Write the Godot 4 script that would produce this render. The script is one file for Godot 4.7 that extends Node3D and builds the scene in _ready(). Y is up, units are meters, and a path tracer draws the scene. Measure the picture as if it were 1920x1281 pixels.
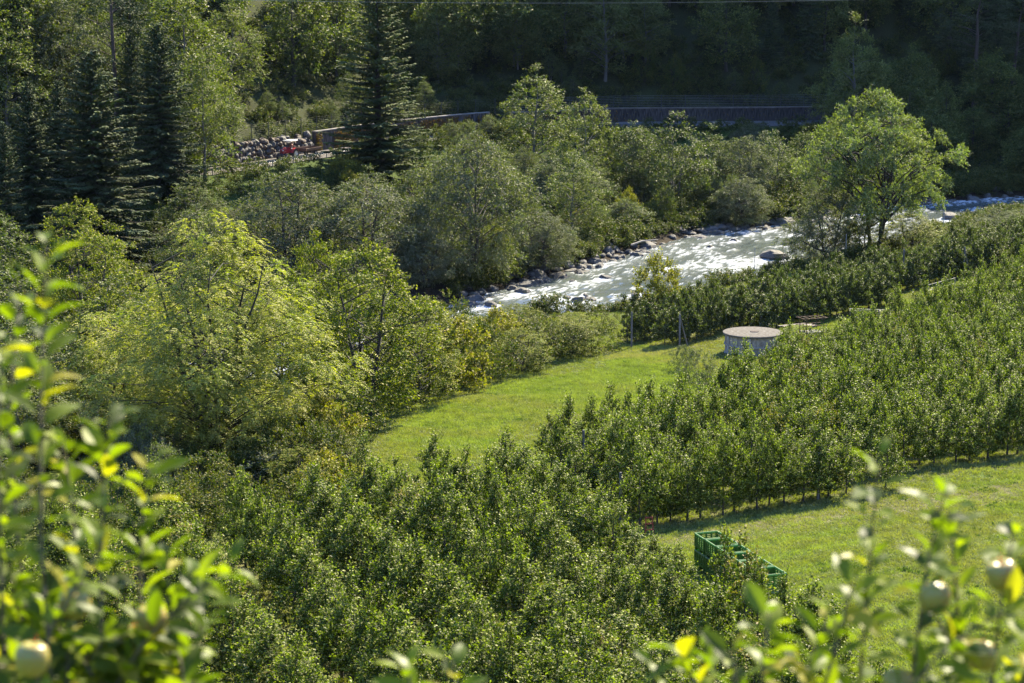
extends Node3D
# A valley orchard: apple rows and meadows below, a mountain river, a road with walls and fences, a wooded slope in its own shade.
# World: y up, metres, the river surface at y = 0; D = -z is the distance away from the camera.

var rng := RandomNumberGenerator.new()
var noise := FastNoiseLite.new()
var fine := FastNoiseLite.new()
var taken := {}
var M := {}

# ---------------------------------------------------------------- mesh building
class Shape:
	var v := PackedVector3Array()
	var n := PackedVector3Array()
	var c := PackedColorArray()
	var uv := PackedVector2Array()
	var ix := PackedInt32Array()

	func leaf(p: Vector3, dir: Vector3, nor: Vector3, ln: float, wd: float, col: Color) -> void:
		var s := dir.cross(nor)
		var l := s.length()
		if l < 0.05:
			return
		s *= wd * 0.5 / l
		var nn := s.cross(dir).normalized()
		var k := v.size()
		var m := p + dir * (ln * 0.45)
		v.append(p)
		v.append(m - s + nn * (wd * 0.12))
		v.append(p + dir * ln)
		v.append(m + s + nn * (wd * 0.12))
		for i in 4:
			n.append(nn)
			c.append(col)
		ix.append(k); ix.append(k + 1); ix.append(k + 2)
		ix.append(k); ix.append(k + 2); ix.append(k + 3)

	func tri(a: Vector3, b: Vector3, d: Vector3, out: Vector3, col: Color) -> void:
		var f := (d - a).cross(b - a)
		var k := v.size()
		if f.dot(out) < 0.0:
			f = -f
			v.append(a); v.append(d); v.append(b)
		else:
			v.append(a); v.append(b); v.append(d)
		f = f.normalized()
		for i in 3:
			n.append(f)
			c.append(col)
			ix.append(k + i)

	func quad(a: Vector3, b: Vector3, d: Vector3, e: Vector3, out: Vector3, col: Color) -> void:
		tri(a, b, d, out, col)
		tri(a, d, e, out, col)

	func box(at: Vector3, size: Vector3, col: Color, turn := Basis(), bevel := 0.0) -> void:
		var h := size * 0.5
		var b := minf(bevel, minf(h.x, minf(h.y, h.z)) * 0.6)
		if b <= 0.0:
			for s in [-1.0, 1.0]:
				quad(at + turn * Vector3(s * h.x, -h.y, -h.z), at + turn * Vector3(s * h.x, h.y, -h.z), at + turn * Vector3(s * h.x, h.y, h.z), at + turn * Vector3(s * h.x, -h.y, h.z), turn * Vector3(s, 0, 0), col)
				quad(at + turn * Vector3(-h.x, s * h.y, -h.z), at + turn * Vector3(h.x, s * h.y, -h.z), at + turn * Vector3(h.x, s * h.y, h.z), at + turn * Vector3(-h.x, s * h.y, h.z), turn * Vector3(0, s, 0), col)
				quad(at + turn * Vector3(-h.x, -h.y, s * h.z), at + turn * Vector3(h.x, -h.y, s * h.z), at + turn * Vector3(h.x, h.y, s * h.z), at + turn * Vector3(-h.x, h.y, s * h.z), turn * Vector3(0, 0, s), col)
			return
		var g := h - Vector3(b, b, b)
		for s in [-1.0, 1.0]:
			quad(at + turn * Vector3(s * h.x, -g.y, -g.z), at + turn * Vector3(s * h.x, g.y, -g.z), at + turn * Vector3(s * h.x, g.y, g.z), at + turn * Vector3(s * h.x, -g.y, g.z), turn * Vector3(s, 0, 0), col)
			quad(at + turn * Vector3(-g.x, s * h.y, -g.z), at + turn * Vector3(g.x, s * h.y, -g.z), at + turn * Vector3(g.x, s * h.y, g.z), at + turn * Vector3(-g.x, s * h.y, g.z), turn * Vector3(0, s, 0), col)
			quad(at + turn * Vector3(-g.x, -g.y, s * h.z), at + turn * Vector3(g.x, -g.y, s * h.z), at + turn * Vector3(g.x, g.y, s * h.z), at + turn * Vector3(-g.x, g.y, s * h.z), turn * Vector3(0, 0, s), col)
			for t in [-1.0, 1.0]:
				quad(at + turn * Vector3(s * h.x, t * g.y, -g.z), at + turn * Vector3(s * h.x, t * g.y, g.z), at + turn * Vector3(s * g.x, t * h.y, g.z), at + turn * Vector3(s * g.x, t * h.y, -g.z), turn * Vector3(s, t, 0), col)
				quad(at + turn * Vector3(s * h.x, -g.y, t * g.z), at + turn * Vector3(s * h.x, g.y, t * g.z), at + turn * Vector3(s * g.x, g.y, t * h.z), at + turn * Vector3(s * g.x, -g.y, t * h.z), turn * Vector3(s, 0, t), col)
				quad(at + turn * Vector3(-g.x, s * h.y, t * g.z), at + turn * Vector3(g.x, s * h.y, t * g.z), at + turn * Vector3(g.x, s * g.y, t * h.z), at + turn * Vector3(-g.x, s * g.y, t * h.z), turn * Vector3(0, s, t), col)
				for u in [-1.0, 1.0]:
					tri(at + turn * Vector3(s * h.x, t * g.y, u * g.z), at + turn * Vector3(s * g.x, t * h.y, u * g.z), at + turn * Vector3(s * g.x, t * g.y, u * h.z), turn * Vector3(s, t, u), col)

	func bar(a: Vector3, b: Vector3, w: float, h: float, col: Color) -> void:
		var d := b - a
		var z := d.normalized()
		var x := (Vector3.UP if absf(z.y) < 0.95 else Vector3.RIGHT).cross(z).normalized()
		box((a + b) * 0.5, Vector3(w, h, d.length()), col, Basis(x, z.cross(x), z))

	func tube(pts: Array, rad: Array, sides: int, col: Color, cap := false) -> void:
		var k := v.size()
		var ref := Vector3(0.31, 0.17, 0.93)
		for i in pts.size():
			var d: Vector3 = (pts[mini(i + 1, pts.size() - 1)] - pts[maxi(i - 1, 0)]).normalized()
			var x := d.cross(ref).normalized()
			var y := d.cross(x)
			for j in sides:
				var a := TAU * j / sides
				var o := x * cos(a) + y * sin(a)
				v.append(pts[i] + o * rad[i])
				n.append(o)
				c.append(col)
		for i in pts.size() - 1:
			for j in sides:
				var a := k + i * sides + j
				var b := k + i * sides + (j + 1) % sides
				ix.append(a); ix.append(b + sides); ix.append(b)
				ix.append(a); ix.append(a + sides); ix.append(b + sides)
		if cap:
			for e in [0, pts.size() - 1]:
				var d: Vector3 = (pts[e] - pts[1 if e == 0 else e - 1]).normalized()
				for j in sides:
					tri(pts[e], v[k + e * sides + j], v[k + e * sides + (j + 1) % sides], d, col)

	func lathe(rings: Array, sides: int, col: Color, at := Vector3.ZERO, turn := Basis()) -> void:   # rings of (radius, height)
		for i in rings.size() - 1:
			var p: Vector2 = rings[i]
			var q: Vector2 = rings[i + 1]
			var nn := Vector2(q.y - p.y, p.x - q.x)
			for j in sides:
				var a := TAU * j / sides
				var b := TAU * (j + 1) / sides
				var m := (a + b) * 0.5
				quad(at + turn * Vector3(cos(a) * p.x, p.y, sin(a) * p.x), at + turn * Vector3(cos(b) * p.x, p.y, sin(b) * p.x), at + turn * Vector3(cos(b) * q.x, q.y, sin(b) * q.x), at + turn * Vector3(cos(a) * q.x, q.y, sin(a) * q.x), turn * Vector3(cos(m) * nn.x, nn.y, sin(m) * nn.x), col)

	func mesh(mat: Material = null) -> ArrayMesh:
		var a := []
		a.resize(Mesh.ARRAY_MAX)
		a[Mesh.ARRAY_VERTEX] = v
		a[Mesh.ARRAY_NORMAL] = n
		a[Mesh.ARRAY_COLOR] = c
		if uv.size() == v.size() and uv.size() > 0:
			a[Mesh.ARRAY_TEX_UV] = uv
		a[Mesh.ARRAY_INDEX] = ix
		var m := ArrayMesh.new()
		m.add_surface_from_arrays(Mesh.PRIMITIVE_TRIANGLES, a)
		if mat:
			m.surface_set_material(0, mat)
		return m

# ---------------------------------------------------------------- naming
func numbered(called: String) -> String:
	var k: int = taken.get(called, 0)
	taken[called] = k + 1
	return called if k == 0 else "%s_%03d" % [called, k]

func tag(o: Node, label := "", category := "", group := "", kind := "") -> void:
	if label: o.set_meta("label", label)
	if category: o.set_meta("category", category)
	if group: o.set_meta("group", group)
	if kind: o.set_meta("kind", kind)

func thing(called: String, label: String, category: String, at := Vector3.ZERO, turn := 0.0, group := "") -> Node3D:
	var o := Node3D.new()
	o.name = numbered(called)
	add_child(o)
	o.position = at
	o.rotation.y = turn
	tag(o, label, category, group)
	return o

func part(called: String, m: Mesh, mat: Material, parent: Node = null, at := Vector3.ZERO, turn := Basis()) -> MeshInstance3D:
	var o := MeshInstance3D.new()
	o.mesh = m
	if mat:
		o.material_override = mat
	o.transform = Transform3D(turn, at)
	if parent == null:
		o.name = numbered(called)
		add_child(o)
	else:
		var k := 0
		var nm := called
		while parent.has_node(nm):
			k += 1
			nm = "%s_%03d" % [called, k]
		o.name = nm
		parent.add_child(o)
	return o

func many(called: String, m: Mesh, mat: Material, places: Array, tints: Array, parent: Node = null) -> MultiMeshInstance3D:
	var mm := MultiMesh.new()
	mm.transform_format = MultiMesh.TRANSFORM_3D
	mm.use_colors = not tints.is_empty()
	mm.mesh = m
	mm.instance_count = places.size()
	for i in places.size():
		mm.set_instance_transform(i, places[i])
		if mm.use_colors:
			mm.set_instance_color(i, tints[i])
	var o := MultiMeshInstance3D.new()
	o.multimesh = mm
	o.material_override = mat
	if parent:
		o.name = called
		parent.add_child(o, true)
	else:
		o.name = numbered(called)
		add_child(o)
	return o

func duplicate_thing(proto: Node3D, at: Vector3, turn: float, sc: Vector3, label: String, category: String, group := "") -> Node3D:
	var o: Node3D = proto.duplicate()
	o.name = numbered(proto.get_meta("called"))
	add_child(o)
	o.transform = Transform3D(Basis(Vector3.UP, turn) * Basis.from_scale(sc), at)
	o.visible = true
	o.remove_meta("called")
	tag(o, label, category, group)
	return o

# ---------------------------------------------------------------- random helpers
func rr(a: float, b: float) -> float:
	return rng.randf_range(a, b)

func rdir() -> Vector3:
	return Vector3(rng.randfn(), rng.randfn(), rng.randfn()).normalized()

func jig(c: Color, k: float) -> Color:
	var f := rr(1.0 - k, 1.0 + k)
	return Color(c.r * f * rr(0.93, 1.07), c.g * f, c.b * f * rr(0.9, 1.1))

# ---------------------------------------------------------------- the lie of the land
const GROUND := [[-30, 40.0], [-20, 36.5], [-6, 32.3], [0, 30.4], [5, 28.6], [10, 26.5], [40, 14.0], [60, 7.6], [75, 5.8], [95, 4.8], [105, 4.3], [118, 3.8], [145, 2.3], [165, 1.6], [200, 1.5], [700, 1.5]]
const FAR_EDGE := [[-200, 40], [-70, 122], [-45, 147], [-25, 172], [-4.5, 197], [2, 210], [9, 221], [16.8, 237], [23, 248.5], [33, 253.5], [51.6, 277.8], [68, 282.6], [95, 296], [140, 312], [260, 340]]
const NEAR_EDGE := [[-200, 10], [-70, 95], [-45, 122], [-22, 150], [-8, 170], [0, 187], [11, 189], [20.4, 206], [35, 221], [49, 246], [63, 266], [80, 272], [100, 278], [140, 294], [260, 320]]
const ROAD_EDGE := [[-200, 150], [-110, 200], [-60, 224], [-44, 234], [-34.4, 245], [-21, 270], [-11.5, 288], [0, 303], [16.4, 312.6], [38.4, 314], [47, 315.5], [80, 325], [140, 345], [260, 380]]

func along(t: Array, x: float) -> float:
	var k := 1
	while k < t.size() - 1 and x > t[k][0]:
		k += 1
	var a: Array = t[k - 1]
	var b: Array = t[k]
	return lerpf(a[1], b[1], (x - a[0]) / (b[0] - a[0]))

func soft(t: Array, x: float) -> float:
	return (along(t, x - 3.0) + along(t, x - 1.0) + along(t, x + 1.0) + along(t, x + 3.0)) * 0.25

var cols := {}
func edges(x: float) -> Array:   # far bank, near bank, road edge at x, and how much each runs across
	var key := roundi(x * 4.0)
	if not cols.has(key):
		var r := []
		for t in [FAR_EDGE, NEAR_EDGE, ROAD_EDGE]:
			var d := soft(t, x)
			var m := (soft(t, x + 2.0) - soft(t, x - 2.0)) / 4.0
			r.append(d)
			r.append(1.0 / sqrt(1.0 + m * m))
		cols[key] = r
	return cols[key]

func height(x: float, D: float) -> float:
	var e := edges(x)
	if D < e[2]:
		var b: float = (e[2] - D) * e[3]
		var h := along(GROUND, D) + noise.get_noise_2d(x * 2.0, D * 2.0) * 0.25 * smoothstep(60.0, 80.0, D)
		h += 1.5 * exp(-(pow(x - 23.0, 2.0) / 7.0 + pow(D - 167.5, 2.0) / 16.0))
		return lerpf(-0.35, h, smoothstep(0.0, 5.0, b))
	if D < e[0]:
		var b: float = minf((e[2 - 2] - D) * e[1], (D - e[2]) * e[3])
		return -0.35 - minf(b * 0.6, 1.4)
	var f: float = (D - e[0]) * e[1]
	if D < e[4]:
		var r: float = (e[4] - D) * e[5]
		var h := lerpf(-0.35, 1.3, smoothstep(0.0, 5.0, f)) + noise.get_noise_2d(x * 3.0, D * 3.0) * 0.5 * smoothstep(1.0, 6.0, f) * smoothstep(1.0, 5.0, r)
		return lerpf(6.9, h, smoothstep(0.5, minf(20.0, f + r), r))
	var u: float = (D - e[4]) * e[5]
	if u < 7.7:
		return 6.9
	if u < 8.3:
		return lerpf(6.9, 9.0, (u - 7.7) / 0.6)
	var slope := lerpf(0.5, 0.66, smoothstep(-15.0, 22.0, x)) + 0.5 * smoothstep(36.0, 70.0, x)
	var w := u - 8.3
	var up := slope * w + 0.8 * maxf(x - 50.0, 0.0) * smoothstep(6.0, 40.0, w)
	var most := lerpf(70.0, 300.0, smoothstep(0.0, 60.0, x))
	up = most * (1.0 - exp(-up / most * 1.15))
	return 9.0 + up + noise.get_noise_2d(x * 1.2, D * 1.2) * minf(w * 0.25, 4.0)

func spot(x: float, D: float, lift := 0.0) -> Vector3:
	return Vector3(x, height(x, D) + lift, -D)

func inside(p: Array, x: float, D: float) -> bool:
	var pp := PackedVector2Array()
	for q in p:
		pp.append(Vector2(q[0], q[1]))
	return Geometry2D.is_point_in_polygon(Vector2(x, D), pp)

# where things grow (x, D)
const MEADOW := [[-9.5, 112], [-8.3, 120], [-7.0, 133], [-2.6, 145.5], [-0.2, 151], [7.0, 157], [7.6, 168], [13.5, 167], [13.5, 157], [16, 152], [11, 145], [5, 138], [0.7, 132], [-3.1, 119], [-7.9, 110]]
const MOWN := [[6.0, 103.0], [17.0, 109.0], [29.4, 117.6], [48, 131], [48, 60], [13.4, 60], [13.2, 78], [10.5, 90], [8.0, 97]]
const BLOCK_B := [[5.8, 102.6], [0.9, 114.8], [4.7, 121.9], [8.9, 128.2], [11.8, 133.2], [20, 152], [28.2, 166.3], [37.2, 180.2], [51.6, 205.5], [58, 210], [58, 139], [29.4, 119], [17, 110.1]]
const BLOCK_A := [[-30, 94], [-20.8, 97.5], [-16.3, 98.5], [-10.1, 97.5], [-9.0, 104.5], [-6.2, 106.5], [-2.5, 109.0], [0.4, 110.6], [3.6, 101.6], [6.3, 96.2], [8.7, 89.5], [10.2, 83.4], [11.6, 77.0], [12.2, 70], [12.5, 62], [-24, 62]]
const BLOCK_C := [[8.1, 171.5], [9.7, 167.2], [13.5, 166.4], [22.6, 174.6], [30, 183.2], [37.2, 193], [44.6, 202.6], [55.5, 211], [66, 221], [69, 238], [58, 232], [52, 225.5], [47.5, 219.5], [41, 208.5], [34, 198.5], [28, 192], [22.5, 186.5], [17.5, 181.5], [13, 175], [9, 172.5]]

func _ready() -> void:
	# ------------------------------------------------------------ camera, sky, sun, exposure
	rng.seed = 7
	noise.seed = 3
	noise.frequency = 0.03
	fine.seed = 9
	fine.frequency = 0.2
	var cam := Camera3D.new()
	cam.name = "camera"
	add_child(cam)
	cam.position = Vector3(0, 33, 0)
	cam.rotation_degrees = Vector3(-10.5, 0, 0)
	var lens := CameraAttributesPhysical.new()
	lens.frustum_focal_length = 109.3
	lens.exposure_aperture = 6.3
	lens.frustum_focus_distance = 150.0
	lens.frustum_near = 0.1
	lens.frustum_far = 1500.0
	cam.attributes = lens
	cam.near = 0.1
	cam.far = 1500.0
	cam.fov = 18.2
	cam.current = true
	var env := Environment.new()
	env.background_mode = Environment.BG_SKY
	env.tonemap_mode = Environment.TONE_MAPPER_LINEAR
	env.tonemap_exposure = 4.5
	env.sdfgi_enabled = true
	env.ssao_enabled = true
	env.ssil_enabled = true
	env.fog_enabled = true
	env.fog_density = 0.000014
	env.fog_light_color = Color(0.72, 0.82, 1.0)
	var sky := Sky.new()
	var sm := ProceduralSkyMaterial.new()
	sm.sky_top_color = Color(0.39, 0.53, 0.80)
	sm.sky_horizon_color = Color(0.72, 0.79, 0.88)
	sm.sky_curve = 0.12
	sm.ground_bottom_color = Color(0.12, 0.13, 0.10)
	sm.ground_horizon_color = Color(0.35, 0.38, 0.38)
	sm.sun_angle_max = 12.0
	sm.sun_curve = 0.1
	sky.sky_material = sm
	env.sky = sky
	env.background_energy_multiplier = 0.6
	var we := WorldEnvironment.new()
	we.name = "world_environment"
	we.environment = env
	add_child(we)
	var sun := DirectionalLight3D.new()
	sun.name = "sun"
	add_child(sun)
	var to_sun := Vector3(0.48, 0.80, -0.88).normalized()
	sun.look_at_from_position(Vector3(0, 100, 0), Vector3(0, 100, 0) - to_sun, Vector3.UP)
	sun.light_color = Color(1.0, 0.95, 0.84)
	sun.light_energy = 1.5
	sun.light_angular_distance = 0.5
	sun.shadow_enabled = true

	materials()
	terrain()
	river()
	road_and_walls()
	trees()
	orchards()
	objects()
	meadows()
	foreground()

# ---------------------------------------------------------------- materials
func noise_texture(freq: float, lo: Color, hi: Color, size := 512, octaves := 4, s := 1) -> NoiseTexture2D:
	var t := NoiseTexture2D.new()
	var f := FastNoiseLite.new()
	f.seed = s
	f.frequency = freq
	f.fractal_octaves = octaves
	t.noise = f
	t.width = size
	t.height = size
	t.seamless = true
	var g := Gradient.new()
	g.set_color(0, lo)
	g.set_color(1, hi)
	t.color_ramp = g
	return t

func leafy(rough: float, back: Color, spec := 0.5) -> StandardMaterial3D:
	var m := StandardMaterial3D.new()
	m.vertex_color_use_as_albedo = true
	m.roughness = rough
	m.metallic_specular = spec
	m.cull_mode = BaseMaterial3D.CULL_DISABLED
	m.backlight_enabled = true
	m.backlight = back
	return m

func painted(rough := 0.7, tex: Texture2D = null, scale := 1.0, bump: Texture2D = null, bump_cm := 1.0) -> StandardMaterial3D:
	var m := StandardMaterial3D.new()
	m.vertex_color_use_as_albedo = true
	m.roughness = rough
	if tex:
		m.albedo_texture = tex
		m.uv1_triplanar = true
		m.uv1_world_triplanar = true
		m.uv1_scale = Vector3.ONE * scale
	if bump:
		m.uv1_triplanar = true
		m.uv1_world_triplanar = true
		m.uv1_scale = Vector3.ONE * scale
		m.heightmap_enabled = true
		m.heightmap_texture = bump
		m.heightmap_scale = bump_cm
	return m

func materials() -> void:
	var mottle := noise_texture(0.02, Color(0.55, 0.55, 0.55), Color(1, 1, 1), 512, 5, 4)
	var rough_bump := noise_texture(0.03, Color(0, 0, 0), Color(1, 1, 1), 512, 5, 5)
	M.leaf = leafy(0.58, Color(0.78, 0.88, 0.25), 0.25)
	M.leaf.albedo_color = Color(1.0, 0.985, 0.96)
	M.apple_leaf = leafy(0.54, Color(0.78, 0.9, 0.22), 0.28)
	M.apple_leaf.albedo_color = Color(1.0, 0.985, 0.95)
	M.feather = leafy(0.62, Color(0.85, 0.93, 0.30), 0.28)
	M.feather.albedo_color = Color(1.0, 0.99, 0.97)
	M.needle = leafy(0.7, Color(0.4, 0.5, 0.15), 0.2)
	M.near_leaf = leafy(0.44, Color(1.0, 1.08, 0.25), 0.3)
	M.blade = leafy(0.6, Color(0.8, 0.86, 0.3), 0.3)
	M.bark = painted(0.9, mottle, 1.2, rough_bump, 3.0)
	M.ground = painted(0.95, mottle, 0.35, rough_bump, 6.0)
	M.ground.metallic_specular = 0.15
	M.stone = painted(0.8, mottle, 0.8, rough_bump, 5.0)
	M.concrete = painted(0.85, noise_texture(0.008, Color(0.62, 0.61, 0.60), Color(1, 1, 1), 512, 6, 11), 0.16)
	M.streaked = painted(0.9, noise_texture(0.02, Color(0.28, 0.27, 0.27), Color(1, 1, 1), 512, 5, 17), 0.3)
	M.streaked.uv1_scale = Vector3(0.55, 0.06, 0.55)
	M.asphalt = painted(0.85, mottle, 0.6)
	M.asphalt.metallic_specular = 0.1
	M.concrete.metallic_specular = 0.2
	M.streaked.metallic_specular = 0.2
	M.tank = painted(0.9, noise_texture(0.015, Color(0.66, 0.64, 0.61), Color(1, 1, 1), 512, 6, 23), 0.5)
	M.tank.uv1_scale = Vector3(0.5, 0.2, 0.5)
	M.tank.metallic_specular = 0.15
	M.lid = painted(0.95, noise_texture(0.015, Color(0.68, 0.66, 0.63), Color(1, 1, 1), 512, 6, 29), 0.4)
	M.lid.metallic_specular = 0.05
	M.paint = painted(0.45)
	M.plastic = painted(0.5)
	M.plastic.metallic_specular = 0.3
	M.plastic.backlight_enabled = true
	M.plastic.backlight = Color(0.7, 1.0, 0.4)
	M.metal = painted(0.4)
	M.metal.metallic = 0.6
	M.rubber = painted(0.85)
	M.wood = painted(0.8, mottle, 1.5)
	M.skin = painted(0.6)
	M.apple = painted(0.35)
	M.apple.subsurf_scatter_enabled = true
	M.apple.subsurf_scatter_strength = 0.4
	M.warm_stone = M.stone.duplicate()
	M.warm_stone.albedo_color = Color(1.0, 0.86, 0.74)

# ---------------------------------------------------------------- ground and water
func terrain() -> void:
	var xs := PackedFloat32Array()
	var ds := PackedFloat32Array()
	var q := -230.0
	while q < 300.0:
		xs.append(q)
		q += 1.0 if q >= -60.0 and q < 85.0 else 5.0
	q = -30.0
	while q < 640.0:
		ds.append(q)
		q += 3.0 if q < 60.0 else (1.0 if q < 345.0 else 6.0)
	var s := Shape.new()
	var nx := xs.size()
	for d in ds:
		for x in xs:
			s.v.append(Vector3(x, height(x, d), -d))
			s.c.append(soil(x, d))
	s.n.resize(s.v.size())
	for j in ds.size():
		for i in nx:
			var k := j * nx + i
			var a := s.v[k + 1 if i < nx - 1 else k] - s.v[k - 1 if i > 0 else k]
			var b := s.v[k + nx if j < ds.size() - 1 else k] - s.v[k - nx if j > 0 else k]
			var f := a.cross(b)
			s.n[k] = (f if f.y > 0 else -f).normalized()
			if i < nx - 1 and j < ds.size() - 1:
				s.ix.append(k); s.ix.append(k + nx + 1); s.ix.append(k + 1)
				s.ix.append(k); s.ix.append(k + nx); s.ix.append(k + nx + 1)
	var o := part("ground", s.mesh(), M.ground)
	tag(o, "valley floor of grass and earth rising to the wooded slope", "ground", "", "structure")

func soil(x: float, D: float) -> Color:
	var k := noise.get_noise_2d(x * 6.0, D * 6.0)
	var e := edges(x)
	var grass := Color(0.10, 0.15, 0.025).lerp(Color(0.16, 0.17, 0.05), clampf(k + 0.4, 0, 1))
	if D < e[2]:
		var dry := Color(0.17, 0.15, 0.07)
		if inside(BLOCK_C, x, D) or inside(BLOCK_A, x, D) or inside(BLOCK_B, x, D):
			return grass.lerp(dry, 0.55)
		var off := (Vector2(x, D) - Vector2(17.0, 110.1)).dot(Vector2(0.53, -0.847))
		if off > 1.6 and off < 5.4 and inside(MOWN, x, D):
			return Color(0.18, 0.17, 0.08)
		if D < e[2] - 6.0:
			return grass
		return Color(0.09, 0.075, 0.05)
	if D < e[0] + 7.0:
		return Color(0.06, 0.05, 0.035)
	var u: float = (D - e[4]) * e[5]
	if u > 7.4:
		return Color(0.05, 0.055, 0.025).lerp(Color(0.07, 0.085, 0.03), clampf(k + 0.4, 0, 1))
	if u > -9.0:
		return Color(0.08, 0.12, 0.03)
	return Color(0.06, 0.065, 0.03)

var rock_mesh_shared: Array[ArrayMesh] = []
var boulders := []   # [x, D, radius], for the foam behind them

func river() -> void:
	boulders = [[28.2, 227.0, 1.6], [30.8, 237.5, 0.6], [25.2, 240.0, 0.55], [33.5, 247.0, 0.7], [6.3, 198.6, 0.75], [7.4, 199.5, 0.62], [5.2, 200.2, 0.5], [7.0, 201.8, 0.4], [11.8, 202.2, 0.55], [9.4, 213.0, 0.7], [1.0, 204.0, 0.8], [6.0, 210.5, 0.35], [22.0, 235.0, 0.5], [3.5, 206.5, 0.3], [54, 261.0, 1.2], [56.5, 260.0, 0.8], [49.5, 262.0, 0.6], [52.5, 255.0, 0.5], [46, 258, 0.7], [60, 272, 0.6], [38, 240, 0.5], [35.5, 243, 0.45], [44.0, 266.0, 0.9], [57.5, 256.5, 0.45], [16.0, 219.0, 0.3], [12.5, 207.5, 0.3], [-2.0, 196.0, 0.6], [1.8, 192.5, 0.35]]
	var wave := FastNoiseLite.new()
	wave.seed = 21
	wave.frequency = 0.28
	wave.fractal_octaves = 4
	var big := FastNoiseLite.new()
	big.seed = 5
	big.frequency = 0.05
	big.fractal_octaves = 2
	var s := Shape.new()
	# across the river: 60 steps from bank to bank; along it: by x
	var xs := PackedFloat32Array()
	var x := -90.0
	while x < 150.0:
		xs.append(x)
		x += 0.22 if x > -8.0 and x < 72.0 else 1.5
	var rows := 96
	for i in xs.size():
		var e := edges(xs[i])
		var a: float = e[2] - 1.5
		var b: float = e[0] + 1.5
		for j in rows + 1:
			var d := lerpf(a, b, float(j) / rows)
			var px := xs[i]
			# coordinates with the flow and across it
			var t := px * 0.55 + d * 0.83
			var w := px * 0.83 - d * 0.55
			var wv := wave.get_noise_2d(t * 0.7, w * 1.5)
			var fine_wave := wave.get_noise_2d(t * 2.0 + 90.0, w * 4.6)
			var rapid := big.get_noise_2d(t * 0.9, w * 2.2 + 40.0)
			var y := wv * 0.20 + fine_wave * 0.07
			var foam := smoothstep(0.15, 0.52, wv * 0.55 + rapid * 0.6 + fine_wave * 1.0)
			for r in boulders:
				var dx: float = px - r[0]
				var dd: float = d - r[1]
				if absf(dx) > 9.0 or absf(dd) > 9.0:
					continue
				var at := -(dx * 0.55 + dd * 0.83)     # downstream of the stone
				var ac := dx * 0.83 - dd * 0.55
				var rad: float = r[2]
				if at > -rad * 1.4 and at < rad * 6.0:
					var k := (1.0 - absf(ac) / (rad * 1.5 + at * 0.15)) * (1.0 - maxf(at, 0.0) / (rad * 6.0))
					if k > 0:
						foam = maxf(foam, smoothstep(0.0, 0.5, k + fine_wave * 0.8))
						y += 0.12 * k
			var deep := Color(0.066, 0.08, 0.072).lerp(Color(0.115, 0.13, 0.12), clampf(rapid + 0.5, 0, 1))
			s.v.append(Vector3(px, y, -d))
			s.c.append(deep.lerp(Color(0.62, 0.65, 0.66), foam * 0.8))
	s.n.resize(s.v.size())
	var cnt := xs.size()
	for i in cnt:
		for j in rows + 1:
			var k := i * (rows + 1) + j
			var a := s.v[k + rows + 1 if i < cnt - 1 else k] - s.v[k - rows - 1 if i > 0 else k]
			var b := s.v[k + 1 if j < rows else k] - s.v[k - 1 if j > 0 else k]
			var f := a.cross(b)
			s.n[k] = (f if f.y > 0 else -f).normalized()
			if i < cnt - 1 and j < rows:
				s.ix.append(k); s.ix.append(k + 1); s.ix.append(k + rows + 2)
				s.ix.append(k); s.ix.append(k + rows + 2); s.ix.append(k + rows + 1)
	M.water = painted(0.16)
	tag(part("water", s.mesh(), M.water), "shallow mountain river running white over stones", "river", "", "structure")

	# stones: four shapes, each stone its own thing
	for k in 5:
		rock_mesh_shared.append(rock_mesh(k))
	var rocks := rock_mesh_shared
	for k in boulders.size():
		var b: Array = boulders[k]
		var lab: String = "grey boulder standing in the white water of the river"
		var grp := "boulders in the river"
		if k == 0: lab = "largest boulder in the river, dark and rounded with a mossy side"; grp = ""
		if k == 4: lab = "pale pointed boulder in the cluster in midstream behind the low shrubs"; grp = ""
		if k == 14: lab = "big flat boulder in the shaded upper reach of the river"; grp = ""
		var sz: float = b[2]
		var p := Vector3(b[0], -0.05 + sz * 0.12, -b[1])
		var o := part("boulder", rocks[k % 5], M.stone, null, p, Basis(Vector3.UP, rr(0, TAU)) * Basis.from_scale(Vector3(sz, sz * rr(0.65, 0.9), sz * rr(0.8, 1.1))))
		tag(o, lab, "boulder", grp)
	# the stony far bank
	for k in 290:
		var px := rr(-6.0, 44.0) if k < 250 else rr(44.0, 75.0)
		var e := edges(px)
		var off := rr(-1.0, 3.2)
		if k % 3 == 0 and px > 8.0 and px < 21.0:
			off = rr(0.3, 6.0)
		var d: float = e[0] + off / e[1]
		var sz := rr(0.28, 0.72) * (1.5 if rng.randf() < 0.16 else 1.0)
		var o := part("bank_stone", rocks[k % 5], M.stone, null, Vector3(px, maxf(height(px, d), -0.25) + sz * 0.15, -d), Basis(Vector3.UP, rr(0, TAU)) * Basis.from_scale(Vector3(sz * rr(0.9, 1.4), sz * rr(0.6, 0.9), sz)))
		tag(o, "stone lying on the rocky far bank at the water's edge", "stone", "stones along the far river bank")

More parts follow.
